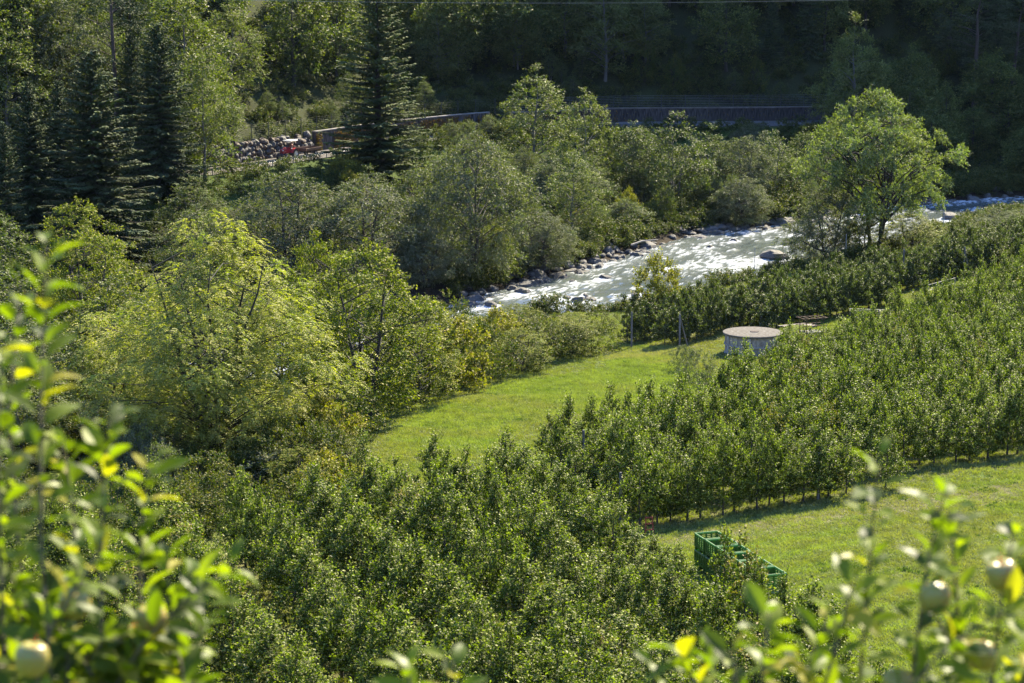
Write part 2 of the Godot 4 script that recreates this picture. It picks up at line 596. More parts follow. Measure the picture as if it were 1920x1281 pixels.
func rock_mesh(k: int) -> ArrayMesh:
	var f := FastNoiseLite.new()
	f.seed = 40 + k
	f.frequency = 0.55
	f.fractal_octaves = 3
	var cuts := []
	for i in 9:
		cuts.append([rdir(), rr(0.62, 0.95)])
	var s := Shape.new()
	var lat := 9
	var lon := 14
	for i in lat + 1:
		for j in lon:
			var a := PI * i / lat
			var b := TAU * j / lon
			var p := Vector3(sin(a) * cos(b), cos(a), sin(a) * sin(b))
			for q in cuts:
				var over: float = p.dot(q[0]) - q[1]
				if over > 0:
					p -= q[0] * over
			p *= 1.0 + f.get_noise_3dv(p * 2.0) * 0.22
			s.v.append(p)
			var g := 0.125 + 0.08 * f.get_noise_3dv(p * 4.0 + Vector3(9, 9, 9))
			var moss := smoothstep(0.25, 0.6, f.get_noise_3dv(p * 2.0 + Vector3(30, 0, 0)) + p.y * 0.25)
			s.c.append(Color(g * 1.06, g * 0.97, g * 0.87).lerp(Color(0.12, 0.12, 0.03), moss * 0.6))
			s.n.append(p.normalized())
	for i in lat:
		for j in lon:
			var a := i * lon + j
			var b := i * lon + (j + 1) % lon
			s.ix.append(a); s.ix.append(b); s.ix.append(b + lon)
			s.ix.append(a); s.ix.append(b + lon); s.ix.append(a + lon)
	# flat facets
	var t := Shape.new()
	for i in range(0, s.ix.size(), 3):
		var a := s.v[s.ix[i]]
		var b := s.v[s.ix[i + 1]]
		var c := s.v[s.ix[i + 2]]
		if (b - a).cross(c - a).length() > 1e-5:
			t.tri(a, b, c, a + b + c, s.c[s.ix[i]])
	return t.mesh()

# ---------------------------------------------------------------- trees
# S: H, R, base, pk, low, pe (profile), n, cr, tw, tl, lp, ll, lw, up, out, droop, flat, c1, c2, c3, tip, tr, stems, lean
func profile(S: Dictionary, t: float) -> float:
	var pk: float = S.get("pk", 0.4)
	if t < pk:
		var lo: float = S.get("low", 0.4)
		return lo + (1.0 - lo) * sin(PI * 0.5 * t / pk)
	return pow(maxf(cos(PI * 0.5 * (t - pk) / (1.0 - pk)), 0.0), S.get("pe", 0.7))

func broadleaf(sd: int, S: Dictionary) -> Array:
	rng.seed = sd
	var wood := Shape.new()
	var lf := Shape.new()
	var H: float = S.H
	var R: float = S.R
	var y0: float = H * S.get("base", 0.15)
	var cr: float = S.cr
	var bark: Color = S.get("bark", Color(0.09, 0.075, 0.06))
	var tr: float = S.get("tr", H * 0.018)
	var stems: int = S.get("stems", 1)
	var lean: float = S.get("lean", 0.05)
	var tops := []
	for k in stems:
		var a := TAU * k / stems + rr(-0.4, 0.4)
		var spread := lean * H * (1.0 if stems > 1 else 0.5)
		var pts := []
		var rad := []
		var foot := Vector3(cos(a), 0, sin(a)) * (tr * 1.2 if stems > 1 else 0.0)
		for i in 7:
			var t := i / 6.0
			pts.append(foot + Vector3(cos(a) * spread * pow(t, 1.3), H * 0.9 * t - (0.15 if i == 0 else 0.0), sin(a) * spread * pow(t, 1.3)) + Vector3(rr(-1, 1), 0, rr(-1, 1)) * (0.012 * H if i > 0 else 0.0))
			rad.append(tr * pow(1.0 - t * 0.93, 0.8) * (1.25 if i == 0 else 1.0) / sqrt(stems))
		wood.tube(pts, rad, 7, bark)
		tops.append(pts)
	var cen := []
	for k in S.n:
		var best := Vector3.ZERO
		var far := -1.0
		for q in 5:
			var t: float = pow(rng.randf(), S.get("bias", 0.85))
			var a := rr(0, TAU)
			var lobe: float = 1.0 + S.get("lobe", 0.28) * sin(a * 2.0 + sd + t * 5.0) * cos(t * 7.0 + sd * 1.7 + a)
			var rad: float = R * profile(S, t) * lobe * sqrt(rr(S.get("core", 0.2), 1.0)) - cr * 0.35
			var p := Vector3(cos(a) * rad, y0 + (H - y0) * t, sin(a) * rad)
			var near := 1e9
			for o in cen:
				near = minf(near, p.distance_squared_to(o))
			if near > far:
				far = near
				best = p
		cen.append(best)
	var c1: Color = S.c1
	var c2: Color = S.c2
	var c3: Color = S.get("c3", S.c2)
	var up: float = S.get("up", 0.4)
	var outw: float = S.get("out", 0.7)
	var droop: float = S.get("droop", 0.0)
	var flat: float = S.get("flat", 0.8)
	var tipf: float = S.get("tip", 0.15)
	var lay: float = S.get("lay", 0.75)
	var lp: int = S.lp
	for p in cen:
		var st: Array = tops[rng.randi() % stems]
		var hy: float = clampf(p.y - Vector2(p.x, p.z).length() * 0.55, y0 * 0.7, H * 0.86)
		var f := clampf(hy / (H * 0.9), 0.0, 1.0) * 6.0
		var i := mini(int(f), 5)
		var a: Vector3 = st[i].lerp(st[i + 1], f - i)
		var m: Vector3 = a.lerp(p, 0.5) + Vector3(0, a.distance_to(p) * 0.08, 0) + rdir() * cr * 0.15
		var lr := clampf(a.distance_to(p) * 0.018, 0.006, tr * 0.5)
		if rng.randf() < 0.45:
			wood.tube([a, m, p], [lr * 0.7, lr * 0.5, lr * 0.2], 4, bark)
		var tint := jig(c1.lerp(c2, rng.randf()), 0.12)
		var big := rr(0.65, 1.3)
		var o := Vector3(p.x, (p.y - y0 - (H - y0) * 0.3) * R / H, p.z).normalized()
		var twigs: int = int(S.tw * big * big)
		for q in twigs:
			var d := (rdir() + o * outw + Vector3(0, up, 0)).normalized()
			d.y *= flat if d.y < 0.0 or up < 0.6 else 1.0
			var L: float = S.tl * big * rr(0.55, 1.15)
			if S.has("shoot") and rng.randf() < S.shoot and p.y > H * 0.55:
				d = (Vector3.UP * 2.2 + rdir() * 0.7).normalized()
				L *= 1.6
			var b0: Vector3 = p + rdir() * cr * 0.3 * big
			for k in lp:
				var t := (k + rr(0.1, 0.9)) / lp
				t = 0.2 + 0.8 * t
				var w: Vector3 = b0 + d * (L * t)
				w.y -= droop * L * t * t
				var dd := (d * 0.55 + rdir() * 0.75 - Vector3(0, droop * 0.9 * t + 0.12, 0)).normalized()
				var nn := (Vector3.UP * lay + o * 0.3 + rdir() * 0.75).normalized()
				var col := tint
				if t > 0.75 and rng.randf() < tipf * 3.0:
					col = c3
				var g := rr(0.78, 1.22)
				lf.leaf(w, dd, nn, S.ll * rr(0.7, 1.25), S.lw * rr(0.75, 1.2), Color(col.r * g, col.g * g, col.b * g))
	return [wood.mesh(), lf.mesh()]

func feathery(sd: int, S: Dictionary) -> Array:   # locust: flat sprays of compound leaves
	rng.seed = sd
	var wood := Shape.new()
	var lf := Shape.new()
	var H: float = S.H
	var R: float = S.R
	var y0: float = H * S.base
	var bark := Color(0.07, 0.06, 0.05)
	var tops := []
	for k in S.stems:
		var a: float = TAU * k / S.stems + rr(-0.4, 0.4)
		var pts := []
		var rad := []
		for i in 7:
			var t := i / 6.0
			var sp: float = S.lean * H * pow(t, 1.2)
			pts.append(Vector3(cos(a) * (sp + 0.3), H * 0.88 * t, sin(a) * (sp + 0.3)) + Vector3(rr(-1, 1), 0, rr(-1, 1)) * 0.25)
			rad.append(S.tr * pow(1.0 - t * 0.93, 0.9))
		wood.tube(pts, rad, 7, bark)
		tops.append(pts)
	var cen := []
	for k in S.n:
		var best := Vector3.ZERO
		var far := -1.0
		for q in 5:
			var t: float = pow(rng.randf(), 0.9)
			var a := rr(0, TAU)
			var rad: float = R * profile(S, t) * (1.0 + 0.22 * sin(a * 3.0 + t * 6.0 + sd) + 0.2 * sin(a * 5.0 - t * 9.0)) * sqrt(rr(0.25, 1.0))
			var p := Vector3(cos(a) * rad, y0 + (H - y0) * t * (0.84 + 0.16 * sin(a * 2.0 + 1.0) + 0.1 * sin(a * 5.0 + sd)), sin(a) * rad)
			var near := 1e9
			for o in cen:
				near = minf(near, ((p - o) * Vector3(1, 1.8, 1)).length_squared())
			if near > far:
				far = near
				best = p
		cen.append(best)
	for p in cen:
		var st: Array = tops[rng.randi() % S.stems]
		var hy: float = clampf(p.y - Vector2(p.x, p.z).length() * 0.4, y0 * 0.7, H * 0.84)
		var f := clampf(hy / (H * 0.88), 0.0, 1.0) * 6.0
		var i := mini(int(f), 5)
		var a: Vector3 = st[i].lerp(st[i + 1], f - i)
		var m: Vector3 = a.lerp(p, 0.55) + Vector3(0, a.distance_to(p) * 0.1, 0) + rdir() * 0.2
		if rng.randf() < 0.45:
			wood.tube([a, m, p], [0.045, 0.03, 0.01], 4, bark)
		var o := Vector3(p.x, 0, p.z).normalized()
		var tint := jig(S.c1.lerp(S.c2, rng.randf()), 0.1)
		var tilt := Vector3(rr(-0.15, 0.15), 0, rr(-0.15, 0.15))
		for q in S.tw:
			var ang := rr(0, TAU)
			var d := (Vector3(cos(ang), rr(-0.2, 0.2), sin(ang)) + o * 0.45).normalized()
			var base: Vector3 = p + Vector3(cos(ang), 0, sin(ang)) * rr(0.0, S.cr) + Vector3(0, rr(-0.6, 0.45) + tilt.dot(d), 0)
			var L: float = S.tl * rr(0.7, 1.2)
			var side := d.cross(Vector3.UP).normalized()
			var col := tint
			if rng.randf() < 0.12:
				col = S.c3
			for k in S.lp:
				var t: float = (k + 0.5) / S.lp
				var w := base + d * (L * t) - Vector3(0, 0.6 * L * t * t, 0)
				var g := rr(0.8, 1.2)
				var cc := Color(col.r * g, col.g * g, col.b * g)
				for sg in [-1.0, 1.0]:
					lf.leaf(w, (side * sg + d * 0.35 - Vector3(0, rr(0.0, 0.35), 0)).normalized(), (Vector3.UP * 0.8 + o * 0.3 + rdir() * 0.8).normalized(), S.ll * (1.0 - 0.35 * t), S.lw, cc)
	return [wood.mesh(), lf.mesh()]

func spruce(sd: int, S: Dictionary) -> Array:
	rng.seed = sd
	var wood := Shape.new()
	var lf := Shape.new()
	var H: float = S.H
	var R: float = S.R
	var bark := Color(0.10, 0.085, 0.075)
	wood.tube([Vector3(0, -0.3, 0), Vector3(0, H * 0.3, 0), Vector3(0.05, H * 0.7, 0), Vector3(0, H, 0)], [H * 0.014, H * 0.011, H * 0.006, 0.02], 7, bark)
	var y: float = H * S.get("base", 0.06)
	while y < H - 0.2:
		var t := y / H
		var L0: float = R * pow(1.0 - t, S.get("pw", 0.8)) + 0.25
		var num := int(S.get("per", 6) * (0.6 + 0.5 * (1.0 - t)))
		var off := rr(0, TAU)
		for b in num:
			var a := off + TAU * b / num + rr(-0.25, 0.25)
			var L := L0 * rr(0.6, 1.12)
			var d := Vector3(cos(a), 0, sin(a))
			var pitch: float = lerpf(S.get("droop", -0.28), 0.45, pow(t, 1.6)) + rr(-0.08, 0.08)
			var y1 := y + rr(-0.2, 0.2)
			var pts := []
			for i in 4:
				var s := i / 3.0
				pts.append(Vector3(0, y1, 0) + d * (L * s) + Vector3(0, L * (pitch * s + S.get("lift", 0.16) * s * s), 0))
			wood.tube(pts, [0.05 * (1.1 - t), 0.04 * (1.1 - t), 0.025 * (1.1 - t), 0.008], 3, bark)
			var side := d.cross(Vector3.UP)
			var tint := jig(S.c1.lerp(S.c2, rng.randf()), 0.18)
			var steps := maxi(int(L / S.get("step", 0.2)), 3)
			for k in steps:
				var s := (k + rr(0.2, 0.8)) / steps
				if s < 0.05:
					continue
				var p := Vector3(0, y1, 0) + d * (L * s) + Vector3(0, L * (pitch * s + S.get("lift", 0.16) * s * s), 0)
				var tl := (0.22 * L * (1.0 - s * 0.75) + 0.22) * rr(0.7, 1.2)
				for sg in [-1.0, 1.0]:
					var td: Vector3 = (side * sg * rr(0.7, 1.0) + d * rr(0.5, 0.9) + Vector3(0, rr(-0.45, 0.1) - S.get("hang", 0.2), 0)).normalized()
					var g := rr(0.75, 1.25)
					var cc := Color(tint.r * g, tint.g * g, tint.b * g)
					lf.leaf(p, td, (Vector3.UP + rdir() * 0.5).normalized(), tl, 0.24, cc)
					lf.leaf(p + td * tl * 0.35, (td + d * 0.8).normalized(), (Vector3.UP + rdir() * 0.5).normalized(), tl * 0.65, 0.2, cc)
				if S.get("hang", 0.2) > 0.05:
					lf.leaf(p, Vector3(rr(-0.3, 0.3), -1, rr(-0.3, 0.3)).normalized(), (d + rdir() * 0.6).normalized(), rr(0.25, 0.6), 0.22, tint)
			lf.leaf(pts[2], (pts[3] - pts[2]).normalized(), Vector3.UP, L * 0.36, 0.2, tint)
		y += S.get("gap", 0.5) * rr(0.8, 1.2) * (0.6 + 0.5 * (1.0 - t))
	return [wood.mesh(), lf.mesh()]

var protos := {}
func proto(key: String, called: String, meshes: Array, mat: Material, H: float, R: float, wood_name := "trunk", leaf_name := "crown") -> void:
	var o := Node3D.new()
	o.name = key
	o.set_meta("called", called)
	part(wood_name, meshes[0], M.bark, o)
	part(leaf_name, meshes[1], mat, o)
	protos[key] = [o, H, R]

func plant(key: String, x: float, D: float, H: float, R: float, label: String, category := "tree", group := "", turn := -1.0) -> Node3D:
	var p: Array = protos[key]
	if turn < 0.0:
		turn = fposmod(x * 12.9898 + D * 78.233, TAU)
	var sr: float = R / p[2]
	return duplicate_thing(p[0], spot(x, D, -0.05), turn, Vector3(sr, H / p[1], sr), label, category, group)

func trees() -> void:
	# kinds
	var dark := {"H": 14.0, "R": 4.6, "base": 0.12, "pk": 0.42, "low": 0.55, "pe": 0.75, "n": 95, "cr": 1.5, "tw": 17, "tl": 1.35, "lp": 8, "ll": 0.30, "lw": 0.19, "up": 0.35, "out": 0.8, "c1": Color(0.07, 0.092, 0.032), "c2": Color(0.125, 0.148, 0.048), "c3": Color(0.22, 0.225, 0.075)}
	for k in 4:
		proto("dark%d" % k, "broadleaf_tree", broadleaf(100 + k, dark), M.leaf, 14.0, 4.6)
	var alder := {"H": 12.0, "R": 3.6, "base": 0.08, "pk": 0.35, "low": 0.6, "pe": 0.8, "n": 95, "cr": 1.1, "tw": 15, "tl": 1.0, "lp": 9, "ll": 0.21, "lw": 0.12, "up": 0.7, "out": 0.6, "droop": 0.15, "tr": 0.13, "stems": 3, "lean": 0.12, "c1": Color(0.085, 0.105, 0.045), "c2": Color(0.115, 0.135, 0.055), "c3": Color(0.15, 0.17, 0.06), "bark": Color(0.16, 0.15, 0.13)}
	for k in 4:
		proto("alder%d" % k, "alder_tree", broadleaf(200 + k, alder), M.leaf, 12.0, 3.6)
	var grey := {"H": 12.0, "R": 5.2, "base": 0.10, "pk": 0.4, "low": 0.62, "pe": 0.7, "n": 210, "cr": 1.05, "tw": 21, "tl": 1.05, "lp": 9, "ll": 0.22, "lw": 0.085, "up": 0.45, "out": 0.7, "droop": 0.5, "tr": 0.24, "stems": 2, "lean": 0.14, "c1": Color(0.10, 0.112, 0.066), "c2": Color(0.135, 0.145, 0.092), "c3": Color(0.19, 0.195, 0.125)}
	for k in 3:
		proto("grey%d" % k, "grey_willow", broadleaf(300 + k, grey), M.leaf, 12.0, 5.2)
	var light := {"H": 15.0, "R": 4.0, "base": 0.10, "pk": 0.35, "low": 0.5, "pe": 0.9, "n": 110, "cr": 1.2, "tw": 17, "tl": 1.15, "lp": 9, "ll": 0.23, "lw": 0.12, "up": 0.6, "out": 0.6, "droop": 0.2, "tr": 0.17, "c1": Color(0.115, 0.14, 0.055), "c2": Color(0.155, 0.175, 0.068), "c3": Color(0.22, 0.225, 0.08), "bark": Color(0.22, 0.21, 0.19)}
	for k in 3:
		proto("light%d" % k, "light_leaved_tree", broadleaf(400 + k, light), M.leaf, 15.0, 4.0)
	var bush := {"H": 3.2, "R": 2.2, "base": 0.04, "pk": 0.35, "low": 0.8, "pe": 0.6, "n": 42, "cr": 0.55, "tw": 14, "tl": 0.6, "lp": 9, "ll": 0.14, "lw": 0.085, "up": 0.6, "out": 0.6, "tr": 0.05, "stems": 4, "lean": 0.25, "c1": Color(0.06, 0.085, 0.022), "c2": Color(0.10, 0.115, 0.03), "c3": Color(0.17, 0.15, 0.03)}
	for k in 3:
		proto("bush%d" % k, "shrub", broadleaf(500 + k, bush), M.leaf, 3.2, 2.2, "stems", "foliage")
	var yb := bush.duplicate()
	yb.merge({"c1": Color(0.17, 0.17, 0.03), "c2": Color(0.24, 0.22, 0.035), "c3": Color(0.34, 0.28, 0.05), "n": 42, "lw": 0.11, "tw": 17}, true)
	for k in 2:
		proto("yellow%d" % k, "yellow_shrub", broadleaf(520 + k, yb), M.leaf, 3.2, 2.2, "stems", "foliage")
	var gb := bush.duplicate()
	gb.merge({"c1": Color(0.11, 0.13, 0.08), "c2": Color(0.14, 0.155, 0.10), "c3": Color(0.17, 0.18, 0.12), "lw": 0.065, "ll": 0.15, "tw": 18}, true)
	for k in 2:
		proto("silver%d" % k, "grey_shrub", broadleaf(530 + k, gb), M.leaf, 3.2, 2.2, "stems", "foliage")
	var walnut := {"H": 12.0, "R": 4.6, "base": 0.08, "pk": 0.4, "low": 0.75, "pe": 0.65, "n": 150, "cr": 0.9, "tw": 17, "tl": 0.85, "lp": 8, "ll": 0.19, "lw": 0.12, "up": 0.5, "out": 0.8, "tr": 0.22, "stems": 2, "lean": 0.12, "c1": Color(0.09, 0.115, 0.022), "c2": Color(0.155, 0.178, 0.03), "c3": Color(0.30, 0.29, 0.045), "tip": 0.2}
	for k in 2:
		proto("walnut%d" % k, "walnut_tree", broadleaf(600 + k, walnut), M.leaf, 12.0, 4.6)
	var bright := {"H": 16.5, "R": 7.2, "base": 0.28, "pk": 0.45, "low": 0.5, "pe": 0.8, "n": 165, "cr": 1.2, "tw": 28, "tl": 1.25, "lp": 11, "ll": 0.26, "lw": 0.105, "up": 0.65, "out": 0.7, "droop": 0.42, "lobe": 0.8, "core": 0.2, "tr": 0.42, "stems": 3, "lean": 0.2, "c1": Color(0.14, 0.175, 0.075), "c2": Color(0.19, 0.225, 0.10), "c3": Color(0.26, 0.285, 0.13), "bark": Color(0.06, 0.05, 0.045)}
	proto("bright", "willow_tree", broadleaf(700, bright), M.feather, 16.5, 7.2)
	var loc := {"H": 14.0, "R": 6.2, "base": 0.03, "pk": 0.4, "low": 0.85, "pe": 0.6, "n": 320, "cr": 0.8, "tw": 36, "tl": 0.55, "lp": 6, "ll": 0.17, "lw": 0.075, "stems": 5, "lean": 0.24, "tr": 0.2, "c1": Color(0.20, 0.225, 0.06), "c2": Color(0.34, 0.35, 0.09), "c3": Color(0.48, 0.46, 0.11)}
	proto("locust0", "locust_tree", feathery(800, loc), M.feather, 14.0, 6.2)
	var loc2 := loc.duplicate()
	loc2.merge({"H": 9.0, "R": 4.0, "n": 110, "stems": 3, "tr": 0.13}, true)
	proto("locust1", "locust_tree", feathery(801, loc2), M.feather, 9.0, 4.0)
	var sp := {"H": 24.0, "R": 5.2, "gap": 0.62, "per": 8, "droop": -0.16, "hang": 0.1, "pw": 0.7, "base": 0.05, "c1": Color(0.065, 0.088, 0.032), "c2": Color(0.11, 0.13, 0.048)}
	proto("spruce0", "spruce_tree", spruce(900, sp), M.needle, 24.0, 5.2)
	var sp2 := {"H": 22.0, "R": 4.8, "gap": 0.5, "per": 8, "droop": -0.5, "hang": 0.4, "lift": 0.25, "pw": 0.7, "base": 0.03, "c1": Color(0.04, 0.056, 0.024), "c2": Color(0.078, 0.096, 0.038)}
	for k in 2:
		proto("spruce%d" % (k + 1), "spruce_tree", spruce(910 + k, sp2), M.needle, 22.0, 4.8)
	var pine := {"H": 26.0, "R": 3.4, "base": 0.42, "pk": 0.4, "low": 0.5, "pe": 0.8, "n": 60, "cr": 1.1, "tw": 20, "tl": 0.95, "lp": 9, "ll": 0.28, "lw": 0.075, "up": 0.4, "tr": 0.28, "lean": 0.03, "c1": Color(0.05, 0.065, 0.03), "c2": Color(0.08, 0.09, 0.04), "bark": Color(0.14, 0.105, 0.085)}
	for k in 2:
		proto("pine%d" % k, "pine_tree", broadleaf(950 + k, pine), M.needle, 26.0, 3.4)
	var weed := {"H": 1.1, "R": 0.8, "base": 0.0, "pk": 0.3, "low": 0.9, "pe": 0.6, "n": 14, "cr": 0.3, "tw": 7, "tl": 0.45, "lp": 7, "ll": 0.16, "lw": 0.07, "up": 1.2, "out": 0.5, "tr": 0.02, "stems": 3, "lean": 0.2, "c1": Color(0.055, 0.075, 0.022), "c2": Color(0.09, 0.105, 0.035), "c3": Color(0.14, 0.13, 0.04)}
	var weeds := []
	for k in 3:
		weeds.append(broadleaf(560 + k, weed)[1])

	# ---- trees one can single out, from the left of the valley to the right
	plant("spruce1", -41.4, 211, 21.6, 7.4, "tall dark spruce in front of the pale crown, its layered skirts reaching the shrubs")
	plant("spruce2", -49.3, 218, 15.7, 4.2, "dark spruce at the edge of the wood behind the mixed shrubs")
	plant("spruce2", -47.0, 222, 14.5, 3.7, "slender dark spruce half sunk below the pale grey green crown")
	plant("spruce1", -38.2, 232, 19.2, 5.6, "dark spruce with hanging boughs beside the light green ash")
	plant("spruce2", -42.2, 238, 16.8, 3.9, "dark spruce standing behind the bare pine trunk")
	plant("spruce1", -49.2, 206, 15.0, 3.4, "short dark spruce, the lowest of the spruces on the wood's edge")
	plant("grey0", -52.2, 247, 14.9, 6.0, "pale grey green tree towering above the dark spruces")
	plant("light0", -56.3, 238, 13.7, 5.2, "pale tree with a blue green crown at the frame's edge above the spruces")
	plant("pine0", -44.3, 238, 28.4, 4.6, "pine with a tall bare pinkish trunk rising out of the spruces")
	plant("light2", -39.0, 252, 22.4, 6.4, "yellow green tree above the light ash, lit from behind")
	plant("light0", -34.8, 241, 14.4, 4.1, "light green ash beside the road below the yellow green tree")
	plant("spruce0", -16.4, 262, 25.9, 7.2, "great lone spruce with open tiers in front of the road")
	plant("alder1", -33.2, 222, 6.4, 3.7, "small grey green willow between the spruces and the big olive willow")
	plant("grey0", -21.4, 203, 10.8, 6.1, "broad dark olive willow below the tractor")
	plant("grey1", -13.9, 203, 9.9, 6.2, "broad olive willow whose crown slopes down towards the river bend")
	plant("grey2", -8.1, 200, 5.0, 3.8, "pale grey willow hanging over the bend of the river behind the walnut")
	plant("grey1", -3.7, 206.5, 14.1, 6.3, "grey willow with a leaning dark trunk at the water's edge", "tree", "", 2.0)
	plant("grey2", 2.7, 216, 6.3, 3.9, "grey willow leaning low over the stony bank with bare lower twigs")
	plant("light1", 2.9, 286, 14.9, 5.5, "rounded green tree in front of the road where the wall disappears")
	plant("light2", 8.7, 262, 15.0, 4.5, "tall light green poplar rising above the bank alders")
	plant("light0", 6.5, 232, 9.7, 3.8, "young birch with pale stems near the stony bank")
	plant("alder0", 15.0, 262, 10.6, 4.2, "olive alder right of the poplar below the dark wall")
	plant("alder1", 19.7, 257, 11.4, 4.6, "rounded olive alder overlapping the guardrail with its top")
	plant("alder2", 24.5, 264, 9.7, 3.7, "alder with a pointed top in front of the shaded wall")
	plant("grey0", 28.6, 262, 8.8, 4.3, "grey green willow in the middle of the bank thicket")
	plant("alder3", 32.8, 266, 8.8, 3.4, "grey alder beside the wall's shaded end")
	plant("alder0", 37.3, 272, 8.9, 3.1, "slim grey willow behind the bright riverside willow")
	plant("grey1", 27.7, 253, 5.9, 3.7, "low silvery willow bush leaning over the far bank")
	plant("alder2", 12.7, 243, 3.1, 3.0, "low alder with dry twigs above the boulder bank")
	plant("grey2", 33.4, 222.5, 10.2, 4.6, "darker drooping willow leaning out over the water beside the bright willow")
	plant("bright", 38.3, 222, 17.5, 6.6, "bright green willow with several dark trunks on the near river bank", "tree", "", 0.6)
	plant("light1", 48.5, 302, 20.3, 5.4, "tall dark tree in front of the end of the retaining wall")
	plant("pine1", 70.8, 327, 21.3, 6.3, "pine with a long bare trunk on the shaded slope")
	plant("pine0", 77.8, 331, 19.6, 5.1, "second pine on the shaded slope at the edge of the view")
	plant("locust0", -17.2, 121, 13.6, 6.1, "large feathery yellow green locust tree above the lower orchard", "tree", "", 1.0)
	plant("locust1", -24.7, 127, 7.8, 3.9, "smaller locust tree beside the large locust, half behind the near leaves")
	plant("walnut0", -9.6, 136, 11.2, 5.0, "walnut tree with yellowing leaves at the top of the long meadow's edge")
	plant("walnut1", -13.3, 145, 11.3, 3.1, "yellow green walnut behind the locust, lit on its top")
	plant("yellow0", 13.0, 188, 4.6, 2.5, "round yellow shrub between the orchard and the river", "shrub")
	plant("silver0", 13.5, 150.5, 2.4, 1.5, "grey shrub growing beside the water tank", "shrub")
	plant("silver1", 12.9, 156, 1.8, 1.1, "thin grey shrub on the path corner near the tank", "shrub")
	plant("walnut0", 42.1, 224, 3.8, 3.4, "yellow green bush under the bright willow")
	plant("walnut1", 36.5, 221, 5.0, 3.1, "brownish bush at the foot of the bright willow's trunks")
	plant("bush0", 45.2, 228, 2.4, 2.3, "green bush right of the bright willow's foot", "shrub")
	plant("bush1", 52.7, 248, 1.8, 1.4, "small round green bush by the upper river bank", "shrub")
	plant("yellow1", 31.3, 216, 1.8, 1.7, "low yellow green bush on the river bank below the bright willow", "shrub")
	plant("bush2", 27.6, 213, 1.8, 1.7, "dark low bush between the orchard rows and the rapids", "shrub")

	for q in [["light0", -28.4, 309, 14, 4.6, "light green tree with a lit crown on the slope above the tractor"], ["light2", -24.0, 316, 13, 4.4, "lit round tree on the slope left of the lone spruce's top"], ["light1", -8.2, 322, 11, 4.6, "lit leafy tree on the slope right of the lone spruce"], ["light2", 0.2, 325, 11, 4.4, "lit leafy tree high over the end of the sunlit wall"], ["light0", 8.0, 329, 14, 5.4, "large lit crown on the slope above the rounded green tree"], ["light1", 14.2, 326, 16, 5.6, "tallest lit crown on the slope above the poplar"], ["light2", 20.6, 330, 11, 4.2, "last lit crown on the slope before the shade begins"]]:
		plant(q[0], q[1], q[2], q[3], q[4], q[5])

	# ---- shrubs and small trees that stand in belts
	rng.seed = 55
	var hedge := [[-26.5, 136, 8.0, 4.2], [-30, 150, 9.0, 5.0], [-36, 140, 9.5, 5.0], [-40, 158, 10.5, 5.0], [-33, 165, 11, 5.0], [-28, 118, 7.0, 3.6], [-31, 108, 7.5, 3.6], [-44, 178, 10.5, 4.6], [-38, 184, 10.0, 4.5], [-24, 160, 9.5, 4.6]]
	for k in hedge.size():
		var h: Array = hedge[k]
		plant(["walnut0", "light1", "dark2", "alder3"][k % 4], h[0], h[1], h[2], h[3], "mixed leafy tree in the thicket left of the locust trees", "tree", "thicket at the left edge")
	var belt := [[-6.2, 141, 5.2, 3.2], [-4.2, 147, 4.6, 3.0], [-6.5, 150, 6.2, 3.4], [-2.2, 152, 4.2, 2.6], [0.6, 156, 3.2, 2.6], [2.6, 160.5, 3.0, 2.6], [4.6, 162.5, 3.0, 2.6], [6.2, 164.5, 2.4, 2.0], [-1.2, 162, 3.3, 2.6], [2.0, 168, 2.6, 2.4], [5.0, 171, 2.1, 2.0], [7.4, 174, 1.7, 1.6], [-4.6, 160, 3.9, 2.8], [-5.2, 168, 4.4, 2.8], [-9.8, 108, 2.6, 1.9], [-11.0, 104.5, 2.6, 1.9], [-8.8, 114.5, 2.2, 1.6], [-7.6, 158, 5.0, 3.2], [0.5, 174, 2.4, 2.2], [-10.4, 128, 3.8, 2.6], [-11.2, 121, 3.2, 2.4], [-10.2, 115, 2.8, 2.0], [-11.5, 111, 2.6, 1.9], [-13.4, 116, 3.2, 2.2], [-10.2, 150, 7.5, 3.8]]
	for k in belt.size():
		var h: Array = belt[k]
		var key: String = ["walnut1", "bush0", "yellow0", "bush1", "walnut0", "bush2"][k % 6] if k > 3 else ["walnut0", "yellow1", "walnut1", "bush1"][k]
		plant(key, h[0], h[1], h[2], h[3], "hazel shrub in the hedge between the long meadow and the river", "shrub", "hedge along the long meadow")
	for q in [[-21, 143, 9.5, 4.6], [-16.5, 151, 9.0, 4.4], [-12.5, 157, 8.6, 4.2], [-26, 137, 8.5, 4.4], [-18, 157, 8, 4], [-29.5, 126, 8.5, 4.2]]:
		plant("alder%d" % (int(q[1]) % 4), q[0], q[1], q[2], q[3], "olive tree on the near bank hidden behind the locust trees", "tree", "trees behind the locusts")
	for k in 60:
		var x := rr(-34.0, -10.5)
		var d := rr(98.0, 124.0)
		if x > -13.5 and d < 104.0:
			continue
		plant(["bush0", "bush1", "bush2", "silver0"][k % 4], x, d, rr(1.6, 3.4), rr(1.5, 2.4), "bramble and elder bush in the thicket at the foot of the locust trees", "shrub", "thicket at the foot of the locusts")
	for k in 46:
		var x := rr(-5.0, 46.0)
		var e := edges(x)
		var d: float = e[0] + rr(3.0, 13.0) / e[1]
		plant(["bush0", "silver0", "bush1", "silver1", "yellow0", "alder1"][k % 6], x, d, rr(2.0, 4.8), rr(1.4, 2.6), "shrub on the far bank above the river stones", "shrub", "shrubs on the far river bank")
